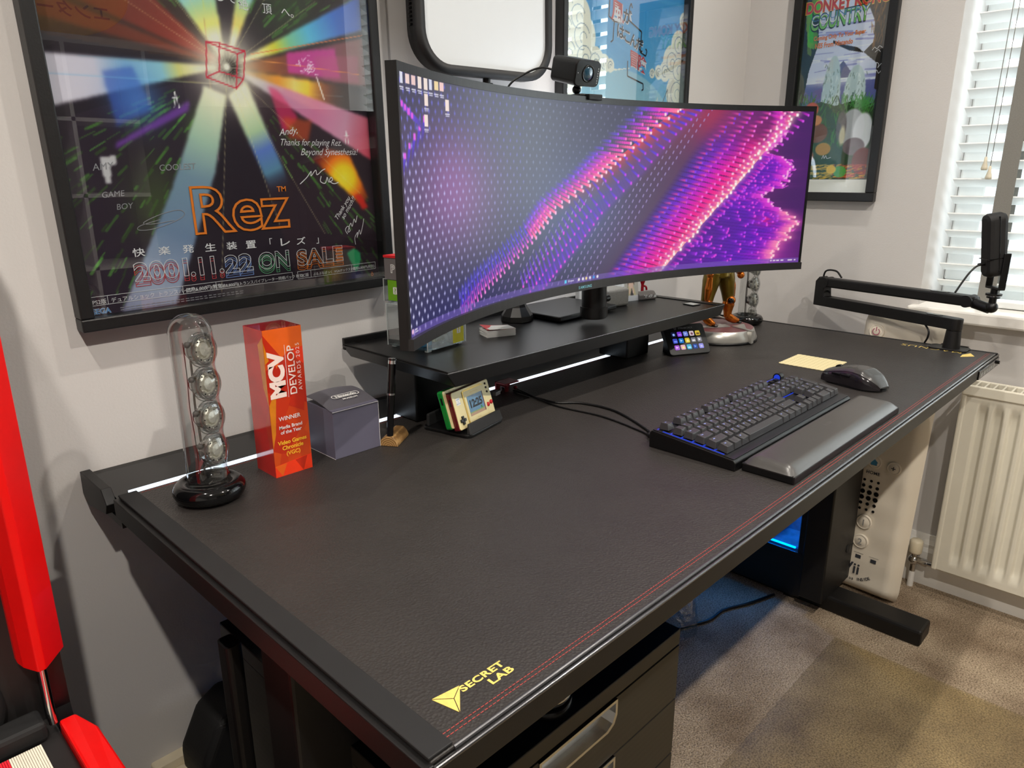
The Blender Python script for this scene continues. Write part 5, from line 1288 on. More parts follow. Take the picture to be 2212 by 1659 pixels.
pc = thing('photo_card', 'upright photo card of a woman resting her chin on her hands', 'photo card', (1.203, .012, SS), (R(-8), 0, R(-16)))
K = Canvas(-.021, .021, 0, .058, .0012, (176, 172, 160))
K.poly([(-.021, 0), (.021, 0), (.021, .014), (-.021, .014)], (206, 206, 206)); K.poly([(-.016, .014), (.014, .014), (.008, .034), (-.010, .036)], (196, 184, 140), 1, 1); K.poly([(-.004, .014), (.006, .014), (.002, .034)], (64, 56, 60), 1, 1)
K.disc(-.001, .040, .0075, (222, 190, 168), .002, 1, .009); K.poly([(-.010, .05), (.009, .05), (.010, .036), (.006, .044), (-.008, .044), (-.012, .03)], (96, 66, 48), .9, 1); K.line((-.006, .020), (-.004, .036), .004, (222, 190, 168)); K.line((.006, .020), (.003, .036), .004, (222, 190, 168))
MB().box(-.021, .021, .0002, .001, 0, .058, m_white).build('card', pc); K.mesh('photo', VC('photo_print', rough=.35), lambda x, z: np.stack([x, np.zeros(x.size), z], -1), pc)
m_grcard = M('grey_board', (98, 92, 88), rough=.7, var=.1)
cb = thing('stone_box', 'small grey rounded box with white scribbled pattern beside the photo card', 'box', (1.250, .008, SS), (0, 0, R(-18)))
bx = MB().prism([(-.014, 0), (.014, 0), (.014, .010), (.008, .019), (-.006, .020), (-.014, .012)], -.026, .026, m_grcard, frame((0, 0, 0), (0, 1, 0), (0, 0, 1), (1, 0, 0)), bev=.002)
bxo = bx.build('box_body', cb)
sc = MB()
for i in range(14):
    x = rng.uniform(-.020, .022); z = rng.uniform(.004, .010); sc.tube([(x, -.0143, z), (x + .003, -.0143, z + .003), (x + .005, -.0143, z - .001)], .0004, m_white, n=5, sub=3)
sc.build('pattern', bxo)
rf = thing('red_figurine', 'small red knobbed figurine standing behind the grey box', 'figurine', (1.278, .034, SS))
m_rfig = M('figurine_red', (160, 14, 30), rough=.25)
MB().lathe([(.0005, 0), (.008, 0), (.0075, .004), (.004, .012), (.0035, .030), (.0055, .036), (.0085, .044), (.0065, .052), (.0005, .055)], m_rfig, n=20).tube([(.002, 0, .028), (.010, -.004, .024), (.012, -.005, .016)], .0025, m_rfig, n=8).build('figure', rf)
tag(MB().box(-.014, .014, -.016, .016, 0, .0022, m_gloss, RZ(-10), bev=.0006).box(-.011, .011, -.012, .012, .0022, .0024, m_pale, RZ(-10)).build('memory_card_case', None, (1.258, -.122, SS)), 'small flat black and pale card case lying near the right end of the riser', 'card case')

# ------------------------------------------------------------------ key controller with picture keys
sd = thing('stream_controller', 'black tilted controller with fifteen lit picture keys under the right end of the riser', 'controller', (1.253, -.118, .7865), (R(-36.5), 0, R(-26.8)))
Mz = UP
MB().prism(rr(.1115, .0800, .008, 6), -.016, .0, m_blackp, Mz, bev=.0015).build('body', sd)
MB().poly([(-.046, .010, -.030), (.046, .010, -.030), (.046, .052, -.014), (-.046, .052, -.014), (-.046, .012, .020), (.046, .012, .020), (.046, .022, .024), (-.046, .022, .024)],
          [(0, 3, 2, 1), (4, 5, 6, 7), (0, 1, 5, 4), (1, 2, 6, 5), (2, 3, 7, 6), (3, 0, 4, 7)], m_blackp, bev=.002).build('stand', sd)
KC = [[(20, 26, 60), (130, 60, 220), (120, 140, 230), (226, 206, 214), (226, 196, 70)], [(70, 80, 200), (40, 130, 220), (232, 208, 60), (120, 120, 130), (130, 130, 140)], [(170, 90, 220), (226, 170, 190), (70, 180, 220), (40, 70, 150), (150, 150, 235)]]
KI = [[(150, 180, 255), (180, 120, 250), (180, 200, 255), (120, 70, 90), (120, 80, 30)], [(120, 150, 255), (170, 220, 255), (255, 236, 160), (230, 230, 235), (240, 240, 245)], [(236, 180, 255), (250, 230, 120), (170, 230, 250), (80, 150, 250), (200, 200, 250)]]
for r_ in range(3):
    for c_ in range(5):
        cx, cz = -.0335 + c_ * .01675, .0135 - r_ * .0172
        k_ = MB().prism(rr(.0125, .0125, .0024, 4, cx, cz), 0, .0012, M('key_picture', tuple(int(x * .5) for x in KC[r_][c_]), rough=.15, var=.05, emit=KC[r_][c_], estr=.75), Mz, bev=.0004)
        im_ = M('key_symbol', (60, 60, 60), rough=.2, emit=KI[r_][c_], estr=.85)
        if (r_ + c_) % 3 == 0: k_.prism([(cx + .0032 * math.cos(R(a)), cz - .001 + .0032 * math.sin(R(a))) for a in range(0, 360, 30)], .0012, .0014, im_, Mz)
        elif (r_ + c_) % 3 == 1: k_.prism([(cx - .004, cz - .004), (cx + .004, cz - .004), (cx + .004, cz + .0005), (cx - .004, cz + .0005)], .0012, .0014, im_, Mz)
        else: k_.prism([(cx - .003, cz - .0035), (cx + .0035, cz), (cx - .003, cz + .0035)], .0012, .0014, im_, Mz)
        k_.build('picture_key', sd)
lg = MB(); lg.text('STREAM DECK', .0062, m_grey, Mz @ T(.004, .0272, .0003), bold=.01)
n = 20
o_ = [(.0033 * math.cos(2 * math.pi * i / n) - .0245, .0033 * math.sin(2 * math.pi * i / n) + .0292) for i in range(n)]; i_ = [(.0024 * math.cos(2 * math.pi * i / n) - .0245, .0024 * math.sin(2 * math.pi * i / n) + .0292) for i in range(n)]
lg.add([(x, y, .0003) for x, y in o_ + i_], [(k, (k + 1) % n, (k + 1) % n + n, k + n) for k in range(n)], m_grey, Mz); lg.prism([(-.0252, .028), (-.0232, .0292), (-.0252, .0304)], .0002, .0003, m_grey, Mz)
lg.build('lettering', sd)

# ------------------------------------------------------------------ golden statue, a plain armoured pair of legs under a plain trunk
m_au = M('statue_gold', (190, 104, 30), rough=.22, metal=.75, var=.2, vscale=50); m_olive = M('statue_olive', (112, 92, 22), rough=.3, metal=.55, var=.2, vscale=40)
m_mar = M('base_maroon', (120, 76, 80), rough=.35, var=.06); m_silv = M('base_silver', (186, 184, 178), rough=.28, metal=.6, var=.05)
st = thing('golden_statue', 'golden armoured statue on a round silver and maroon base beside the riser', 'statue', (1.462, -.083, TZ))
MB().lathe([(.0005, 0), (.104, 0), (.104, .005), (.102, .006)], m_blackp, n=56).lathe([(.102, .006), (.103, .010), (.094, .031), (.092, .033)], m_silv, n=56).lathe([(.092, .033), (.0905, .0335), (.0005, .0335)], m_mar, n=56).build('base', st)
em = MB()
Mb = T(0, 0, .0335) @ RZ(-33)
em.prism([(-.075, .004), (-.030, -.012), (.0, -.012), (.0, .006), (.012, .006), (.012, -.004), (.022, -.004), (.022, -.030), (-.02, -.034), (-.055, -.026)], 0, .0022, m_silv, Mb, bev=.0005)
em.prism([(-.030, .000), (-.020, .048), (.0, .018), (-.012, -.008)], 0, .0026, m_silv, Mb, bev=.0005); em.prism([(.026, -.030), (.072, -.012), (.045, -.070), (.036, -.074)], 0, .0030, m_silv, Mb, bev=.0005)
em.prism([(.036, -.074), (.045, -.070), (.050, -.100), (.041, -.104)], -.030, .003, m_silv, Mb, bev=.0005)
em.tube([tuple(Mb @ Vector((.07 * math.cos(R(a)), .07 * math.sin(R(a)), .004 + .010 * math.sin(R((a - 40) * 180 / 90))))) for a in range(40, 131, 10)], .0032, m_silv, n=8, sub=2)
em.build('base_emblem', st)
def limb(mb, pts, rs, mat): 
    Ps = smooth_path(pts, 6); n_ = len(Ps); rr_ = np.interp(np.linspace(0, 1, n_), np.linspace(0, 1, len(rs)), rs)
    k = [0]
    def f(t): return float(np.interp(t, np.linspace(0, 1, n_), rr_))
    return mb.tube(Ps, f, mat, n=14, sub=1)
def armleg(sgn, foot, knee, hip, toe):
    l = MB(); f = Vector(foot); kn_ = Vector(knee); hp = Vector(hip)
    a = f + Vector((0, 0, .016))
    limb(l, [a, a.lerp(kn_, .35), a.lerp(kn_, .7), kn_ - Vector((0, 0, .004))], [.0095, .0115, .0165, .0145], m_au)
    limb(l, [kn_ - Vector((0, 0, .006)), kn_.lerp(hp, .3), kn_.lerp(hp, .7), hp], [.0140, .0175, .0225, .0230], m_olive)
    l.sphere(tuple(kn_ + Vector((-.006, -.010, 0))), .0125, m_au, n=10); l.lathe([(.0005, .006), (.006, .005), (.009, 0)], m_gloss, n=16, Mx=T(*(kn_ + Vector((-.012, -.014, 0)))) @ RZ(-40) @ RX(90))
    tp_ = f + Vector(toe)
    limb(l, [f + Vector((0, 0, .020)), f + Vector(toe) * .25 + Vector((0, 0, .014)), f + Vector(toe) * .65 + Vector((0, 0, .008)), tp_ + Vector((0, 0, .006))], [.0105, .0115, .0095, .0050], m_au)
    l.prism([(tp_.x - .0 + .009 * math.cos(R(q)), tp_.y + .009 * math.sin(R(q))) for q in range(0, 360, 40)], f.z, f.z + .0025, m_gloss)
    # plate along the outer side of the thigh
    limb(l, [kn_.lerp(hp, .1) + Vector((sgn * .012, -.006, 0)), kn_.lerp(hp, .5) + Vector((sgn * .016, -.006, 0)), kn_.lerp(hp, .9) + Vector((sgn * .018, -.004, 0))], [.006, .010, .008], m_au)
    return l.build('armoured_leg', st)
armleg(-1, (-.034, .016, .036), (-.027, .022, .092), (-.012, .016, .172), (.002, -.026, 0)); armleg(1, (.033, -.010, .036), (.040, -.006, .098), (.026, .002, .172), (.026, -.020, 0))
tr_ = MB(); limb(tr_, [(.007, .010, .160), (.007, .010, .195), (.008, .012, .230), (.008, .012, .258)], [.030, .026, .034, .020], m_olive)
tr_.build('trunk', st)
hd_ = MB().sphere((.008, .012, .282), .020, m_au, n=12); hd_.build('head', st)
ar = MB(); limb(ar, [(.040, .006, .245), (.058, -.002, .205), (.078, -.012, .168)], [.013, .011, .009], m_au); limb(ar, [(-.026, .016, .245), (-.046, .014, .21), (-.052, .004, .178)], [.013, .011, .009], m_au)
ar.sphere((.082, -.014, .160), .010, m_au, n=10).sphere((-.052, .002, .172), .009, m_au, n=10)
ar.build('arms', st)
# ------------------------------------------------------------------ keyboard
m_key = M('keycap', (50, 50, 52), rough=.42, var=.05, spec=.5); m_plate = M('key_plate', (40, 40, 44), rough=.35, metal=.5, var=.05)
m_kblue = EMIT('backlight_blue', (40, 80, 255), .55); m_leg = M('key_legend', (150, 165, 215), rough=.5, emit=(110, 130, 255), estr=.35)
kb = thing('keyboard', 'full size black keyboard with blue backlight in front of the monitor', 'keyboard', (.883, -.483, TZ), (R(0), 0, R(0)))
KWd = .446
# wedge body, back higher than front
bodyp = [(-.076, .0), (.073, .0), (.073, .024), (.069, .0285), (-.072, .0165), (-.076, .0125)]
MB().prism([(y, z) for y, z in bodyp], -KWd / 2, KWd / 2, m_blackp, frame((0, 0, 0), (0, 1, 0), (0, 0, 1), (1, 0, 0)), bev=.0015).build('case', kb)
tilt = math.degrees(math.atan2(.012, .141))
Kp = T(0, -.072, .0168) @ RX(tilt)         # plate frame: x across, y towards the back, z up
MB().box(-KWd / 2 + .002, KWd / 2 - .002, .0, .141, .0, .0012, m_plate, Kp, bev=.0006).build('top_plate', kb)
gw = MB()
for r_ in range(6):
    y = .0265 + (r_ * .01905 if r_ < 5 else 4 * .01905 + .0235) 
    gw.box(-KWd / 2 + .006, KWd / 2 - .006, y + .0078, y + .0100, .0012, .0016, m_kblue, Kp)
gw.box(-KWd / 2 + .0045, -KWd / 2 + .0075, .018, .125, .0012, .0016, m_kblue, Kp)
gw.build('backlight', kb)
U = .01905
def keycap(name, x, y, wu, legend=None, hu=1.0, prof=0.0):
    """key centred at x, y on the plate, wu units wide: a tapered cap with a dished top"""
    w = wu * U - .0012; d = hu * U - .0012; h = .0105; tw = w - .0052; td = d - .0056; yo = .0006
    k = MB(); z0 = .0030
    v = [(-w / 2, -d / 2, z0), (w / 2, -d / 2, z0), (w / 2, d / 2, z0), (-w / 2, d / 2, z0)]
    zt = z0 + h
    nx = 5
    top = []
    for jj, yy in enumerate((-td / 2, td / 2)):
        for i in range(nx):
            s_ = i / (nx - 1) * 2 - 1; top.append((s_ * tw / 2, yy + yo, zt + (.0004 if jj else -.0002) - .0009 * (1 - s_ * s_) * min(1, 1.4 / wu)))
    V = v + top; F = [(0, 3, 2, 1)]
    for i in range(nx - 1): F.append((4 + i, 5 + i, 5 + nx + i, 4 + nx + i))
    F += [(0, 1) + tuple(range(4 + nx - 1, 3, -1)), (2, 3) + tuple(range(4 + nx, 4 + 2 * nx)), (1, 2, 4 + 2 * nx - 1, 4 + nx - 1), (3, 0, 4, 4 + nx)]
    Mx = Kp @ T(x, y, 0) @ RX(prof)
    k.poly(V, F, m_key, Mx, bev=.0006, seg=2)
    if legend: k.text(legend, .0046 if len(legend) == 1 else .0030, m_leg, Mx @ T(-tw / 2 + .0035 + .001 * len(legend), td / 2 - .0045, zt - .0001), bold=.02)
    return k.build(name, kb)
xL = -KWd / 2 + .0085; yb = .0245
rows = [
 (0, [('Ctrl', 1.25), ('', 1.25), ('Alt', 1.25), ('space', 6.25), ('Alt', 1.25), ('Fn', 1.25), ('', 1.25), ('Ctrl', 1.25)]),
 (1, [('Shift', 2.25)] + [(c, 1) for c in 'ZXCVBNM,./'] + [('Shift', 2.75)]),
 (2, [('Caps', 1.75)] + [(c, 1) for c in "ASDFGHJKL;'"] + [('Enter', 2.25)]),
 (3, [('Tab', 1.5)] + [(c, 1) for c in 'QWERTYUIOP[]'] + [('\\', 1.5)]),
 (4, [('`', 1)] + [(c, 1) for c in '1234567890-='] + [('Back', 2)])]
PR = {0: 6, 1: 4, 2: 1, 3: -3, 4: -6, 5: -8}
for r_, ks in rows:
    x = xL
    for lg_, wu in ks:
        nm = 'space_bar' if lg_ == 'space' else ('modifier_key' if wu > 1 else 'letter_key' if (lg_.isalpha() or lg_ in ";',./[]") else 'number_key')
        keycap(nm, x + wu * U / 2, yb + r_ * U, wu, None if lg_ in ('space', '') else lg_, 1, PR[r_]); x += wu * U
yf = yb + 5 * U + .0055
for i, lg_ in enumerate(['Esc', None, 'F1', 'F2', 'F3', 'F4', .5, 'F5', 'F6', 'F7', 'F8', .5, 'F9', 'F10', 'F11', 'F12']):
    if i == 0: x = xL
    if lg_ is None: x += U
    elif lg_ == .5: x += U / 2
    else: keycap('function_key', x + U / 2, yf, 1, lg_, 1, PR[5]); x += U
xn = xL + 15 * U + .0045
for j in range(3):
    keycap('function_key', xn + (j + .5) * U, yf, 1, ('PrS', 'ScL', 'Pau')[j], 1, PR[5])
    for r_ in (4, 3): keycap('navigation_key', xn + (j + .5) * U, yb + r_ * U, 1, (('Ins', 'Hom', 'PgU'), ('Del', 'End', 'PgD'))[4 - r_][j], 1, PR[r_])
for j, r_ in ((0, 0), (1, 0), (2, 0), (1, 1)): keycap('arrow_key', xn + (j + .5) * U, yb + r_ * U, 1, None, 1, PR[r_])
xk = xn + 3 * U + .0045
for r_, ks in ((4, ['Num', '/', '*', '-']), (3, '789'), (2, '456'), (1, '123')):
    for j, c in enumerate(ks): keycap('keypad_key', xk + (j + .5) * U, yb + r_ * U, 1, c, 1, PR[r_])
keycap('keypad_key', xk + U, yb, 2, '0', 1, PR[0]); keycap('keypad_key', xk + 2.5 * U, yb, 1, '.', 1, PR[0])
keycap('keypad_key', xk + 3.5 * U, yb + 2.5 * U, 1, '+', 2, 0); keycap('keypad_key', xk + 3.5 * U, yb + .5 * U, 1, None, 2, 2)
for j in range(3): MB().prism(rr(.0125, .008, .002, 3), .001, .0045, m_blackp, Kp @ T(xk + (j + .5) * U, yf + .002, 0), bev=.0008).build('media_button', kb)
wl = MB().cyl((-.0065, 0, 0), (.0065, 0, 0), .0085, m_blackp, Mx=Kp @ T(xk + 3.55 * U, yf + .006, .004), n=24).cyl((-.0072, 0, 0), (.0072, 0, 0), .0062, m_kblue, Mx=Kp @ T(xk + 3.55 * U, yf + .006, .004), n=20)
wl.build('volume_wheel', kb)
MB().tube([(-.2, .070, .010), (-.192, .095, .006), (-.165, .115, .0022), (-.12, .215, .0022), (-.125, .29, .0022), (-.158, .335, .0025), (-.155, .44, .0030)], .0021, m_blackp).tube([(-.2, .066, .010), (-.196, .085, .004), (-.178, .115, .0020), (-.160, .215, .0020), (-.170, .32, .0020), (-.150, .435, .0060)], .0016, m_blackp).build('cable', kb)

# padded wrist rest
m_wrist = M('wrist_leatherette', (62, 60, 58), rough=.30, spec=.8, var=.04, vscale=30, bump=.05, bscale=700)
wrr = thing('wrist_rest', 'black padded wrist rest along the front of the keyboard', 'wrist rest', (.894, -.602, TZ))
MB().box(-.222, .222, -.0395, .0395, 0, .0125, m_blackp, bev=.002).build('base', wrr)
def wf(u, v):
    x = -.2215 + .443 * u; y = -.039 + .078 * v
    ex = min(1, min(u, 1 - u) / .035); ey = min(1, min(v, 1 - v) / .22)
    prof = (ex * (2 - ex)) * (ey * (2 - ey))
    return (x, y, .0118 + .0125 * prof * (.80 + .2 * v))
MB().grid(wf, 60, 24, m_wrist).build('pad', wrr)
lm = MB(); m_wl = M('wrist_logo', (104, 102, 100), rough=.35)
lm.text('RAZER', .0085, m_wl, T(.005, .002, .0242) @ RZ(0), spacing=1.05); lm.build('lettering', wrr)

# mouse
m_mouse = M('mouse_shell', (58, 57, 56), rough=.26, spec=.6, var=.04); m_mside = M('mouse_side', (30, 27, 30), rough=.16, var=.05)
ms = thing('mouse', 'black ergonomic mouse on the mat right of the keyboard', 'mouse', (1.252, -.518, TZ), (0, 0, R(-12)))
def mouse_surf(k0, k1, mat, inset=0.0):
    def f(u, v):
        # u from the left skirt over the top to the right, v from back to front
        y = -.060 + .120 * v
        wdt = .0365 * (1 - max(0, (.30 - v) / .30) ** 2.0 * .52) * (1 - max(0, (v - .85) / .15) ** 2 * .10) - .003 * math.exp(-((v - .60) / .16) ** 2)
        hgt = float(np.interp(v, [0, .05, .15, .30, .45, .60, .75, .90, .97, 1.0], [.010, .0185, .0300, .0390, .0410, .0390, .0345, .0290, .0262, .0235]))
        a = math.pi * (k0 + (k1 - k0) * u)
        ca, sa = math.cos(a), math.sin(a)
        sx = math.copysign(abs(ca) ** .55, ca); sz = abs(sa) ** .62
        return (-(wdt - inset) * sx, y, .0035 + (hgt - .0035 - inset) * sz)
    m_ = MB().grid(f, 34, 44, mat)
    for v_ in (0.0, 1.0):
        ring = [f(i / 20, v_) for i in range(21)]
        m_.add(ring + [(ring[0][0], ring[0][1], .0035), (ring[-1][0], ring[-1][1], .0035)], [tuple(range(23)) if v_ else tuple(range(22, -1, -1))], mat)
    return m_
sh = mouse_surf(0.24, 1.0, m_mouse); sh.build('shell', ms)
mouse_surf(0.0, .245, m_mside, .0008).build('thumb_panel', ms)
MB().prism([(.035 * math.copysign(abs(math.cos(R(a))) ** .6, math.cos(R(a))) * (1 - max(0, -math.sin(R(a)) - .4) * .5), .060 * math.copysign(abs(math.sin(R(a))) ** .8, math.sin(R(a)))) for a in range(0, 360, 12)], .0, .0045, m_blackp).build('sole', ms)
MB().cyl((-.0035, .040, .0265), (.0035, .040, .0265), .0085, m_blackp, n=24).build('scroll_wheel', ms)
th = MB()
for k in range(2): th.box(-.0350, -.0318, -.004 + k * .021, .015 + k * .021, .0215, .0255, m_gloss, bev=.0012)
th.build('thumb_buttons', ms)

# cream microfibre cloth with pinked edges
m_cloth = M('cream_cloth', (206, 194, 152), rough=.9, spec=.1, var=.06, vscale=500, bump=.3, bscale=800)
m_cline = M('cloth_weave_line', (176, 160, 116), rough=.9)
cl = thing('cleaning_cloth', 'cream cleaning cloth with zigzag edges beside the mouse', 'cloth', (1.3695, -.380, TZ), (0, 0, R(1)))
pts = []; hs = .056; nz = 22
for sd_ in range(4):
    for k in range(nz):
        s_ = -hs + 2 * hs * k / nz; o = hs + (.0016 if k % 2 else -.0002)
        pts.append([(s_, -o), (o, s_), (-s_, o), (-o, -s_)][sd_])
cb_ = MB().prism(pts, .0006, .0016, m_cloth)
cb_.build('fabric', cl)
ln = MB()
for i in range(10):
    y = -.046 + i * .0100
    for k in range(24): ln.box(-.052 + k * .0044, -.052 + k * .0044 + .0026, y - .0006 + (k % 2) * .0012, y + (k % 2) * .0012, .0016, .0018, m_cline)
ln.build('stitch_pattern', cl)

# ------------------------------------------------------------------ microphone arm at the right end
ma = thing('microphone_boom', 'low black folding microphone arm clamped to the right end of the desk', 'microphone arm', (1.742, -.570, TZ))
am = T(-1.742, .570, -TZ)
MB().prism(rr(.052, .085, .010, 5), .0, .004, m_black, T(0, .004, 0), bev=.001).build('clamp_plate', ma)
MB().box(.0285, .040, -.03, .03, -.075, .004, m_black, bev=.001).box(.02, .040, -.03, .03, .0005, .004, m_black).build('clamp', ma)
MB().cyl((0, 0, .004), (0, 0, .0475), .0195, m_black, r1=.0165).cyl((0, 0, .0485), (0, 0, .052), .0165, m_blackp).build('post', ma)
# lower arm: slim channel running from the post towards the far corner
E0 = Vector((1.742, -.570, .823)); E1 = Vector((1.868, -.195, .823))
d0 = (E1 - E0).normalized(); s0 = Vector((-d0.y, d0.x, 0))
Ml = am @ frame(E0, d0, s0, (0, 0, 1)); L0 = (E1 - E0).length
MB().prism([(x - .0, y) for x, y in rr(L0 + .034, .032, .0155, 6, L0 / 2, 0)], -.022, .006, m_black, Ml, bev=.0015).prism(rr(.04, .016, .007, 4, .055, 0), .0055, .0075, m_gloss, Ml).build('lower_arm', ma)
MB().prism([(L0 - .028, -.022), (L0 + .018, -.022), (L0 + .018, .048), (L0 + .006, .062), (L0 - .010, .050), (L0 - .016, .006), (L0 - .028, .006)], -.0165, .0165, m_black, am @ frame(E0, d0, (0, 0, 1), -s0), bev=.002).build('elbow', ma)
F0 = Vector(E1) + Vector((-.004, -.010, .046)); F1 = Vector((1.744, -.592, .874))
d1 = (F1 - F0).normalized(); s1 = Vector((-d1.y, d1.x, 0)).normalized(); L1 = (F1 - F0).length; n1_ = d1.cross(s1)
Mu = am @ frame(F0, d1, s1)
MB().prism(rr(L1 + .030, .034, .012, 6, L1 / 2, 0), -.0125, .0135, m_black, Mu, bev=.004).cyl((0, -.0185, 0), (0, .0185, 0), .0150, m_black, Mx=Mu, n=28).cyl((L1, -.0185, 0), (L1, .0185, 0), .0145, m_black, Mx=Mu, n=28).prism(rr(.046, .016, .007, 4, L1 - .075, 0), .0130, .0150, m_gloss, Mu).build('upper_arm', ma)
hdm = MB().cyl((L1 + .010, 0, -.004), (L1 + .048, 0, -.012), .012, m_blackp, Mx=Mu, n=20)
hdm.build('wrist_joint', ma)
P_ = am @ Vector((F1 + d1 * .052))
MB().sphere(tuple(P_ + Vector((0, 0, -.008))), .0135, m_blackp, n=12).cyl(tuple(P_ + Vector((0, 0, -.008))), tuple(P_ + Vector((0, 0, .016))), .008, m_blackp, n=18).cyl(tuple(P_ + Vector((0, 0, .014))), tuple(P_ + Vector((0, 0, .017))), .014, m_blackp, n=28).cyl(tuple(P_ + Vector((0, 0, .017))), tuple(P_ + Vector((0, 0, .020))), .008, m_chrome, n=24).cyl(tuple(P_ + Vector((0, 0, .020))), tuple(P_ + Vector((0, 0, .0245))), .017, m_black, n=30).build('mount_head', ma)
q_ = lambda v_: tuple(am @ Vector(v_))
MB().tube([q_(F0 + d1 * .045 + n1_ * .018), q_(F0 + Vector((.0, -.02, .034))), q_(F0 + Vector((.012, .014, .028))), q_(Vector(E1) + Vector((.006, .004, .030))), q_(Vector(E1) + Vector((-.012, -.024, .018)))], .0026, m_blackp).tube([q_(E0 + d0 * .075 + Vector((-.006, 0, -.020))), q_(E0 + d0 * .060 + Vector((-.012, 0, -.035))), q_(E0 + d0 * .060 + Vector((-.012, 0, -.052))), q_(E0 + d0 * .068 + Vector((-.004, 0, -.068)))], .0024, m_blackp).build('cable', ma)
mq = Vector(F1 + d1 * .052) + Vector((0, 0, .0248))
mc = thing('microphone', 'black rounded microphone standing on the end of the microphone arm', 'microphone', tuple(mq), (0, 0, R(44)))
Mi = T(0, .020, .112) @ RX(-9)
MB().prism(rr(.040, .146, .017, 7), -.022, .022, m_matte, Mi @ UP, bev=.010).build('body', mc)
MB().box(-.0206, .0206, -.0015, .0015, -.060, .066, m_gloss, Mi, bev=.001).box(-.0206, .0206, -.0225, .0225, -.030, -.0285, m_gloss, Mi).build('seam', mc)
yk = MB()
for sx_ in (-1, 1): yk.box(sx_ * .0235 - .002, sx_ * .0235 + .002, -.008, .008, .014, .095, m_blackp, bev=.0015)
yk.box(-.0255, .0255, -.008, .008, .010, .016, m_blackp, bev=.002).cyl((0, 0, .0), (0, 0, .012), .008, m_blackp, n=18)
yk.build('yoke', mc)
MB().cyl((0, -.022, -.036), (0, -.033, -.036), .0055, m_blackp, Mx=Mi, n=18).build('knob', mc)
MB().tube([(0, .024, .070), (-.006, .052, .066), (-.010, .070, .052), (-.012, .085, .030), (-.014, .100, .004)], .0022, m_blackp).cyl((0, .020, .071), (-.002, .050, .067), .0036, m_blackp, n=12).build('cable', mc)

# ------------------------------------------------------------------ floor standing things at the right
m_cush = M('white_vinyl', (222, 212, 194), rough=.5, spec=.4, var=.04, vscale=5, bump=.25, bscale=14)
m_cprint = M('cushion_print', (52, 54, 60), rough=.6); m_cgrey = M('cushion_grey', (140, 138, 134), rough=.6); m_cblue = M('cushion_blue', (60, 130, 170), rough=.6); m_cpow = M('cushion_power', (170, 90, 110), rough=.6)
cu = thing('novelty_cushion', 'tall white slab cushion printed like a remote control, leaning behind the desk leg', 'cushion', (1.772, -.432, .005), (0, R(5.2), R(-96)))
CW, CH, CT = .215, .80, .075
def cf(u, v, s):
    x = (u - .5) * CW; z = v * CH; ex = min(u, 1 - u); ez = min(v, 1 - v)
    e_ = min(1, ex / .12) ** .5 * min(1, ez / .035) ** .5
    wob = .0011 * math.sin(23 * v + 3 * u) * math.sin(3.1 * math.pi * u) + .0008 * math.sin(61 * v)
    return (x * (1 - .06 * (1 - min(1, ez / .03))), s * (CT / 2 * e_ + wob * e_), z)
body = MB().grid(lambda u, v: cf(u, v, -1), 24, 90, m_cush).grid(lambda u, v: cf(1 - u, v, 1), 24, 90, m_cush)
cu.rotation_euler = (0, 0, 0)
# stand it: local front (-y) must face the room (-x), leaning back on the wall
cu.rotation_euler = (R(-5.5), 0, R(-93))
cbod = body.build('slab', cu)
pm = lambda x, z: frame((x, -CT / 2 - .0022, z), (1, 0, 0), (0, 0, 1))
pr_ = MB()
def btn(x, z, r, sym=None, col=m_cgrey):
    MB().lathe([(r, -.002), (r * .96, .0028), (r * .82, .0035), (r * .78, .0022), (r * .70, .0035), (.0003, .0050)], m_cush, n=28, Mx=pm(x, z)).build('button', cu)
    if sym: pr_.text(sym, r * 1.15, col, pm(x, z - r * .4) @ T(0, 0, .0056), bold=.02)
btn(-.004, .216, .0215, '1'); btn(-.004, .158, .0215, '2'); btn(.047, .390, .0185, '+', m_cprint); btn(-.004, .394, .0185); btn(-.055, .390, .0185, '-', m_cprint)
pr_.prism([(-.008, -.006), (.008, -.006), (.008, .002), (.011, .002), (0, .012), (-.011, .002), (-.008, .002)], 0, .0003, m_cblue, pm(-.004, .392) @ T(0, 0, .0056))
pr_.text('HOME', .0125, m_cprint, pm(-.004, .358) @ T(0, 0, .0005), bold=.02, spacing=1.05)
for r_ in range(6):
    for c_ in range(3):
        rad = (.0038, .0048, .0066, .0066, .0048, .0038)[r_]
        pr_.prism([((c_ - 1) * .0185 - .004 + rad * math.cos(R(a)), .338 - r_ * .0170 + rad * math.sin(R(a))) for a in range(0, 360, 24)], 0, .0006, m_blackp, frame((0, -CT / 2 - .0022, 0), (1, 0, 0), (0, 0, 1)))
for k in range(3): pr_.box(-.0075, .0075, 0, .0105, 0, .0004, m_cprint, pm(-.045 + k * .042, .106)); pr_.box(-.013, .013, 0, .0008, 0, .0004, m_cgrey, pm(-.045 + k * .042, .122))
pr_.text('Wii', .046, m_cprint, pm(-.026, .058) @ T(0, 0, .0004), bold=.015)
for i, c in enumerate('MotionPlus INSIDE'):
    a = R(-38 + i * 76 / 16); pr_.text(c, .0120, m_cprint, pm(-.014 + .085 * math.sin(a), .122 - .085 * math.cos(a)) @ RZ(math.degrees(a)) @ T(0, 0, .0004), bold=.02)
btn(-.060, .752, .020)
pr_.ring = None
n = 24; o_ = [(.0100 * math.cos(2 * math.pi * i / n), .0100 * math.sin(2 * math.pi * i / n)) for i in range(n)]; i_ = [(.0078 * math.cos(2 * math.pi * i / n), .0078 * math.sin(2 * math.pi * i / n)) for i in range(n)]
kk = [k for k in range(n) if not 4 <= k <= 7]
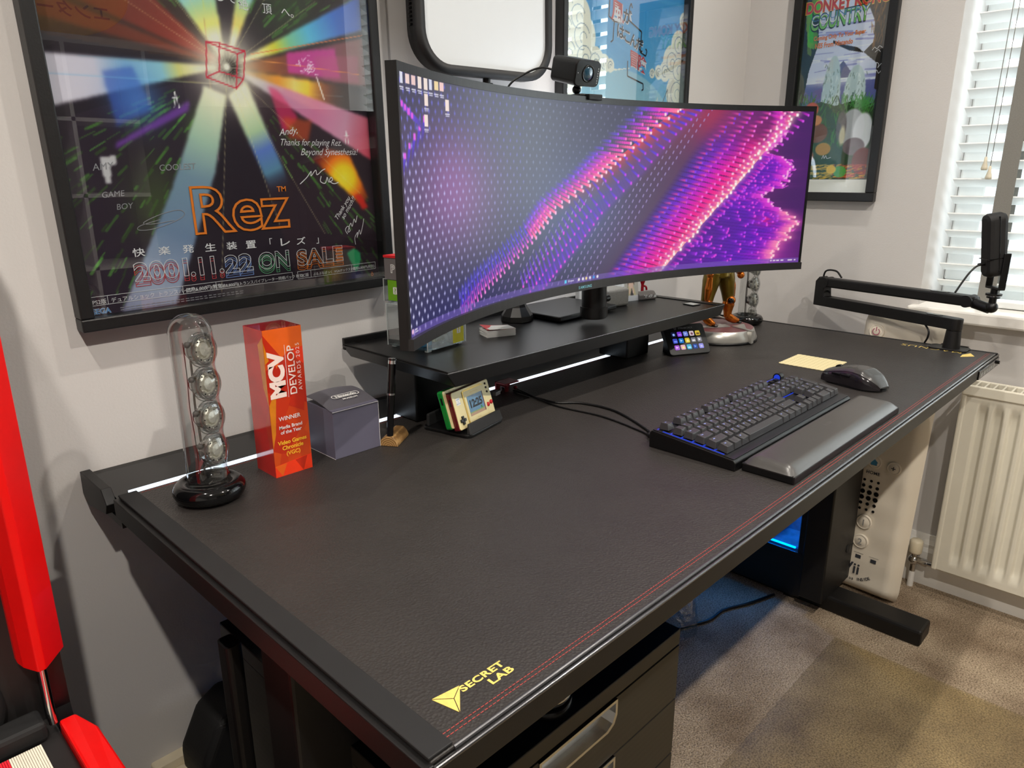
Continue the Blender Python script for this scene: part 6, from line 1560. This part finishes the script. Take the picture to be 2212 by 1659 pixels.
pr_.add([(x, y, .0056) for x, y in o_ + i_], [(k, (k + 1) % n, (k + 1) % n + n, k + n) for k in kk], m_cpow, pm(-.060, .752)); pr_.box(-.0011, .0011, .001, .0125, .0054, .0058, m_cpow, pm(-.060, .752))
pr_.build('print', cu)

# computer tower under the desk
m_case = M('tower_black', (15, 15, 16), rough=.4, var=.06); m_tglass = GLASS('tower_glass', tint=(215, 228, 240), base=.03, edge=.5)
pcx0, pcx1, pcy0, pcy1, ph_ = 1.588, 1.735, -.335, .12, .50
pcm = thing('computer_tower', 'black computer tower with a blue lit glass side, behind the right desk leg', 'computer', (1.668, -.116, .0))
pl = T(-1.668, .116, 0)
b = MB()
b.box(pcx0, pcx1, pcy0, pcy1, .012, .150, m_case, pl, bev=.003); b.box(pcx0, pcx1, pcy0, pcy1, ph_ - .03, ph_, m_case, pl, bev=.003)
b.box(pcx0, pcx1, pcy0, pcy0 + .020, .15, ph_ - .03, m_case, pl, bev=.002); b.box(pcx0, pcx1, pcy1 - .02, pcy1, .15, ph_ - .03, m_case, pl); b.box(pcx1 - .01, pcx1, pcy0 + .02, pcy1 - .02, .15, ph_ - .03, m_case, pl)
for fx in (pcx0 + .01, pcx1 - .03):
    b.box(fx, fx + .02, pcy0 + .02, pcy0 + .05, 0, .013, m_case, pl).box(fx, fx + .02, pcy1 - .05, pcy1 - .02, 0, .013, m_case, pl)
b.build('case', pcm)
MB().box(pcx0 - .001, pcx0 + .003, pcy0 + .02, pcy1 - .02, .15, ph_ - .03, m_tglass, pl).build('glass_side', pcm)
m_bl = EMIT('tower_blue_strip', (0, 130, 255), 9.0); m_in = M('tower_inside', (120, 140, 165), rough=.4, var=.3, vscale=30)
ins = MB().box(pcx0 + .02, pcx1 - .02, pcy0 + .022, pcy1 - .022, .150, .156, m_in, pl).box(pcx1 - .03, pcx1 - .012, pcy0 + .022, pcy1 - .022, .156, ph_ - .032, m_in, pl)
ins.box(pcx0 + .025, pcx1 - .03, -.20, .06, .225, .262, m_in, pl, bev=.004).box(pcx0 + .06, pcx1 - .03, -.12, -.04, .30, .40, m_in, pl, bev=.004)
ins.build('boards', pcm)
MB().box(pcx0 + .006, pcx0 + .012, pcy0 + .03, pcy1 - .03, .1565, .1600, m_bl, pl).box(pcx0 + .02, pcx0 + .03, pcy0 + .03, pcy1 - .03, ph_ - .036, ph_ - .032, m_bl, pl).build('light_strip', pcm)
o = lamp('tower_lamp', 'POINT', (1.632, -.14, .40), 4.5, (.03, .36, 1.0), shadow_soft_size=.02)

# drawer unit under the left half
m_dr = M('drawer_blackbrown', (38, 35, 31), rough=.42, var=.18, vscale=26); m_drtop = M('drawer_top', (12, 12, 13), rough=.16, var=.3, vscale=40)
def grain_mat():
    m = bpy.data.materials.new('black_oak'); m.use_nodes = True; t = NT(m); p = t.n['Principled BSDF']; p.inputs['Roughness'].default_value = .42
    tc = t.new('ShaderNodeTexCoord'); mp = t.new('ShaderNodeMapping'); mp.inputs['Scale'].default_value = (6, 6, 40); t.link(tc.outputs['Object'], mp.inputs['Vector'])
    wv = t.new('ShaderNodeTexWave'); wv.wave_type = 'BANDS'; wv.bands_direction = 'Z'; wv.inputs['Scale'].default_value = .8; wv.inputs['Distortion'].default_value = 9; wv.inputs['Detail'].default_value = 3; wv.inputs['Detail Scale'].default_value = .6
    t.link(mp.outputs['Vector'], wv.inputs['Vector']); rp = t.new('ShaderNodeValToRGB'); e = rp.color_ramp.elements; e[0].color = lin(35, 32, 28); e[1].color = lin(40, 37, 32)
    t.link(wv.outputs['Fac'], rp.inputs['Fac']); t.link(rp.outputs['Color'], p.inputs['Base Color'])
    bn = t.new('ShaderNodeBump'); bn.inputs['Strength'].default_value = .03; bn.inputs['Distance'].default_value = .001; t.link(wv.outputs['Fac'], bn.inputs['Height']); t.link(bn.outputs['Normal'], p.inputs['Normal'])
    return m
m_oak = grain_mat()
du = thing('drawer_unit', 'black brown wooden drawer unit with cut out chrome handles under the desk', 'drawer unit', (.310, -.315, 0))
q = T(-.310, .315, 0); DX0, DX1, DY0, DY1, DT = .085, .535, -.560, -.075, .550
b = MB(); b.box(DX0, DX1, DY0 + .02, DY1, .05, DT - .024, m_oak, q); b.build('body', du)
MB().box(DX0, DX1, DY0, DY1, DT - .024, DT, m_dr, q, bev=.0012).box(DX0 + .001, DX1 - .001, DY0 + .001, DY1, DT, DT + .0004, m_drtop, q).build('top_panel', du)
m_hin = M('handle_inside', (176, 176, 172), rough=.25, metal=.8, var=.05)
zs = [DT - .0275, .4315, .335, .2385, .142, .05]
for k in range(5):
    z1, z0 = zs[k], zs[k + 1] + .003
    dx0, dx1 = DX0, DX1 - .0; cx = .31; hw = .075; hd_ = .042
    # front with a slot let into its upper edge
    slot = [(cx - hw, z1), (cx - hw, z1 - hd_ + .018), (cx - hw + .006, z1 - hd_ + .006), (cx - hw + .018, z1 - hd_), (cx + hw - .018, z1 - hd_), (cx + hw - .006, z1 - hd_ + .006), (cx + hw, z1 - hd_ + .018), (cx + hw, z1)]
    fr_ = MB().prism([(dx0, z0), (dx1, z0), (dx1, z1)] + slot[::-1] + [(dx0, z1)], -.0, .018, m_oak, q @ frame((0, DY0 + .0185, 0), (1, 0, 0), (0, 0, 1)))
    fo = fr_.build('drawer', du)
    h = MB(); ins_ = [(x + (.0042 if x < cx else -.0042), z + .0042) for x, z in slot[1:-1]]
    rim_o = [slot[0]] + slot[1:-1] + [slot[-1]]; rim_i = [(cx - hw + .0042, z1 - .0042)] + ins_ + [(cx + hw - .0042, z1 - .0042)]
    nn = len(rim_o); yf_ = DY0 - .0022
    V = [(x, yf_, z) for x, z in rim_o] + [(x, yf_, z) for x, z in rim_i] + [(x, DY0 + .016, z) for x, z in rim_o] + [(x, DY0 + .016, z) for x, z in rim_i]
    F = []
    for i in range(nn):
        j = (i + 1) % nn; F += [(i, j, j + nn, i + nn), (i + nn, j + nn, j + 3 * nn, i + 3 * nn), (j, i, i + 2 * nn, j + 2 * nn)]
    h.add(V, F, m_chrome, q); h.add([(x, DY0 + .0155, z) for x, z in rim_i], [tuple(range(nn))], m_hin, q)
    h.build('handle', fo)
MB().box(DX0 + .02, DX1 - .02, DY0 + .04, DY1 - .02, .0, .05, m_case, q).build('plinth', du)
tn = thing('round_tin', 'round silver tin lying on the drawer unit, half hidden by the desk edge', 'tin', (.302, -.508, DT + .0006))
MB().lathe([(.0005, 0), (.034, 0), (.036, .003), (.036, .012), (.034, .014), (.031, .0125), (.027, .0140), (.0005, .0145)], m_chrome, n=48).build('tin_body', tn)

# ------------------------------------------------------------------ left side: arcade style cabinet, bag, socket, bar
m_arred = M('cabinet_red', (226, 8, 8), rough=.38, spec=.4, var=.03); m_arblk = M('cabinet_black', (30, 28, 28), rough=.45, var=.1); m_arside = M('cabinet_side', (10, 11, 14), rough=.3, var=.1)
ac = thing('arcade_cabinet', 'red and black arcade cabinet at the left edge of the picture', 'cabinet', (-.45, -.1, 0))
a_ = T(.45, .1, 0)
b = MB()
b.prism([(.145, .0), (-.42, .0), (-.42, .53), (-.20, .545), (-.176, .60), (-.172, 1.25), (.145, 1.30)], -.820, -.800, m_arside, a_ @ frame((0, 0, 0), (0, 1, 0), (0, 0, 1), (1, 0, 0)))
b.prism([(.145, .0), (-.42, .0), (-.42, .53), (-.20, .545), (-.176, .60), (-.172, 1.25), (.145, 1.30)], -.150, -.1265, m_arside, a_ @ frame((0, 0, 0), (0, 1, 0), (0, 0, 1), (1, 0, 0)))
b.box(-.80, -.150, -.165, .145, .0, 1.28, m_arblk, a_)
b.build('cabinet_body', ac)
# red post beside the screen, chamfered section and cut end
MB().poly([(-.1655, -.176, .672), (-.1625, -.1865, .670), (-.1530, -.2010, .667), (-.1455, -.2010, .667), (-.1215, -.173, .668), (-.1215, -.12, .668), (-.1655, -.12, .672),
           (-.1655, -.176, 1.28), (-.1625, -.1865, 1.28), (-.1530, -.2010, 1.28), (-.1455, -.2010, 1.28), (-.1215, -.173, 1.28), (-.1215, -.12, 1.28), (-.1655, -.12, 1.28)],
          [(6, 5, 4, 3, 2, 1, 0), (7, 8, 9, 10, 11, 12, 13)] + [(i, (i + 1) % 7, 7 + (i + 1) % 7, 7 + i) for i in range(7)], m_arred, a_, bev=.0012).build('red_post', ac)
MB().cyl((-.1485, -.196, .598), (-.1485, -.196, .668), .0042, m_chrome, Mx=a_, n=16).build('chrome_rod', ac)
spk = MB().lathe([(.062, .0), (.062, .004), (.054, .006), (.050, .003)], m_matte, n=40, Mx=a_ @ frame((-.245, -.172, .635), (1, 0, 0), (0, 0, 1)))
for i in range(-9, 10):
    for j in range(-9, 10):
        x, z = (i + .5 * (j % 2)) * .0055, j * .0048
        if math.hypot(x, z) < .049: spk.prism([(x + .0024 * math.cos(R(q_)), z + .0024 * math.sin(R(q_))) for q_ in range(30, 390, 60)], .0012, .0030, m_wire, a_ @ frame((-.245, -.172, .635), (1, 0, 0), (0, 0, 1)))
spk.build('speaker_grille', ac)
# control deck sloping towards the player
dk_ = MB()
dk_.box(-.80, -.144, -.44, -.165, .50, .586, m_arblk, a_, bev=.002)
dk_.box(-.80, -.156, -.206, -.172, .586, .609, m_matte, a_, bev=.005)
dk_.build('control_deck', ac)
tp_ = [(-.1435, -.194), (-.1270, -.194), (-.1140, -.226), (-.1120, -.44), (-.1435, -.44)]
MB().poly([(x, y, .597 - (.006 if x > -.12 else 0)) for x, y in tp_] + [(x, y, .48) for x, y in tp_], [(0, 4, 3, 2, 1), (5, 6, 7, 8, 9)] + [(i, (i + 1) % 5, 5 + (i + 1) % 5, 5 + i) for i in range(5)], m_arred, a_, bev=.003).build('red_side_block', ac)
m_rib = M('ribbed_cream', (232, 224, 206), rough=.35, var=.03); m_ribr = M('ribbed_red', (226, 40, 56), rough=.35, var=.03)
rb = MB()
for k in range(90):
    x = -.1665 - k * .0021; rb.box(x - .0009, x + .0009, -.40, -.214, .586, .5925, m_rib if k < 14 else m_ribr, a_, bev=.0003)
rb.build('ribbed_panel', ac)

m_bag = M('bag_fabric', (20, 20, 21), rough=.6, spec=.4, var=.15, vscale=20, bump=.2, bscale=500)
bg = thing('carry_bag', 'black zipped carry bag standing by the wall behind the left desk leg', 'bag', (.165, .090, .0), (0, 0, R(4)))
MB().prism([(-.095, .02), (-.075, .0), (.09, .0), (.105, .02), (.105, .24), (.06, .285), (-.02, .305), (-.06, .285), (-.095, .22)], -.045, .045, m_bag, UP, bev=.022, seg=4).build('bag_body', bg)
zp = MB().tube([(-.088, -.022, .10), (-.086, -.024, .215), (-.054, -.024, .276), (-.018, -.024, .297), (.055, -.024, .279), (.098, -.024, .236)], .0022, m_matte); zp.build('zip', bg)
MB().prism(rr(.011, .036, .004, 4), 0, .002, m_cream, T(.004, -.049, .205) @ UP @ RZ(14)).cyl((.0, -.047, .226), (.0, -.043, .262), .0018, m_gloss).build('zip_pull', bg)
so = thing('wall_socket', 'cream wall socket box low on the back wall at the left', 'socket', (.066, YW, .150))
MB().prism(rr(.086, .086, .004, 3), .0, .022, m_cap, UP, bev=.002).build('plate', so)
MB().box(-.022, .022, -.048, -.022, -.012, .030, m_cap, bev=.006).build('plug', so)
mb_ = thing('metal_bar', 'thin black metal bar standing upright behind the left desk leg', 'bar', (.026, -.255, 0))
MB().prism(rr(.020, .028, .006, 4), .0, .640, m_black).prism(rr(.016, .024, .005, 4), .640, .6405, m_gloss).build('bar', mb_)
cdd = tag(MB().tube([(1.57, -.27, .005), (1.48, -.24, .005), (1.40, -.205, .005), (1.33, -.20, .005), (1.26, -.17, .005), (1.15, -.12, .006), (1.05, -.05, .005)], .004, m_blackp).build('power_cable', None), 'black power cable lying on the carpet under the desk', 'cable')
m_bagc = GLASS('clear_bag', tint=(220, 232, 240), base=.12, edge=.6, rough=.12, bump=.8, bscale=50)
m_cy = EMIT('blue_glint', (0, 160, 230), 1.2)
tag(MB().grid(lambda u, v: (.05 * math.cos(2 * math.pi * u) * (1 + .1 * math.sin(9 * u)) * (1 - .3 * v * v), .05 * math.sin(2 * math.pi * u) * (1 - .3 * v * v), .003 + .12 * v + .004 * math.sin(13 * u)), 40, 16, m_bagc, wrap=True).build('clear_bag', None, (1.24, -.155, 0)), 'crumpled clear plastic bag on the carpet behind the drawer unit', 'bag')

# ------------------------------------------------------------------ shelving at the far side of the room, seen only as a reflection in the poster glass
shf = thing('shelving_unit', 'grey cube shelving with dark contents against the wall behind the viewer', 'shelves', (.70, YF, 0))
m_shd = M('shelf_dark', (22, 22, 24), rough=.6); m_shg = M('shelf_grey', (176, 174, 172), rough=.5)
SX0, SX1, SD = -.905, .915, .39
MB().box(SX0, SX1, .0, .02, 0, 1.80, m_shd).build('back_panel', shf)
MB().box(SX0, SX1, .02, SD, 0, .038, m_shg).build('board', shf); MB().box(SX0, SX1, .02, SD, 1.765, 1.803, m_shg).build('board', shf)
for k in range(1, 5): MB().box(SX0 + .038, SX1 - .038, .02, SD, .009 + k * .353, .027 + k * .353, m_shg).build('board', shf)
for k in range(6):
    x = SX0 + .019 + k * (SX1 - SX0 - .038) / 5; MB().box(x - (.019 if k in (0, 5) else .009), x + (.019 if k in (0, 5) else .009), .02, SD, .038, 1.765, m_shg).build('upright', shf)
sg = thing('oval_sign', 'gold oval sign with black lettering standing on the shelving behind the viewer', 'sign', (.82, YF + .16, 1.803))
m_sgold = M('sign_gold', (226, 178, 66), rough=.4, var=.05)
Msg = frame((0, 0, .225), (-1, 0, 0), (0, 0, 1))
MB().prism([(.46 * math.cos(R(a)), .225 * math.sin(R(a))) for a in range(0, 360, 6)], 0, .02, m_sgold, Msg, bev=.004).build('plate', sg)
lt_ = MB().fit('エンターテイメント', -.36, .36, -.115, -.045, m_blk, Msg @ T(0, 0, .0206), bold=.02); lt_.build('lettering', sg)
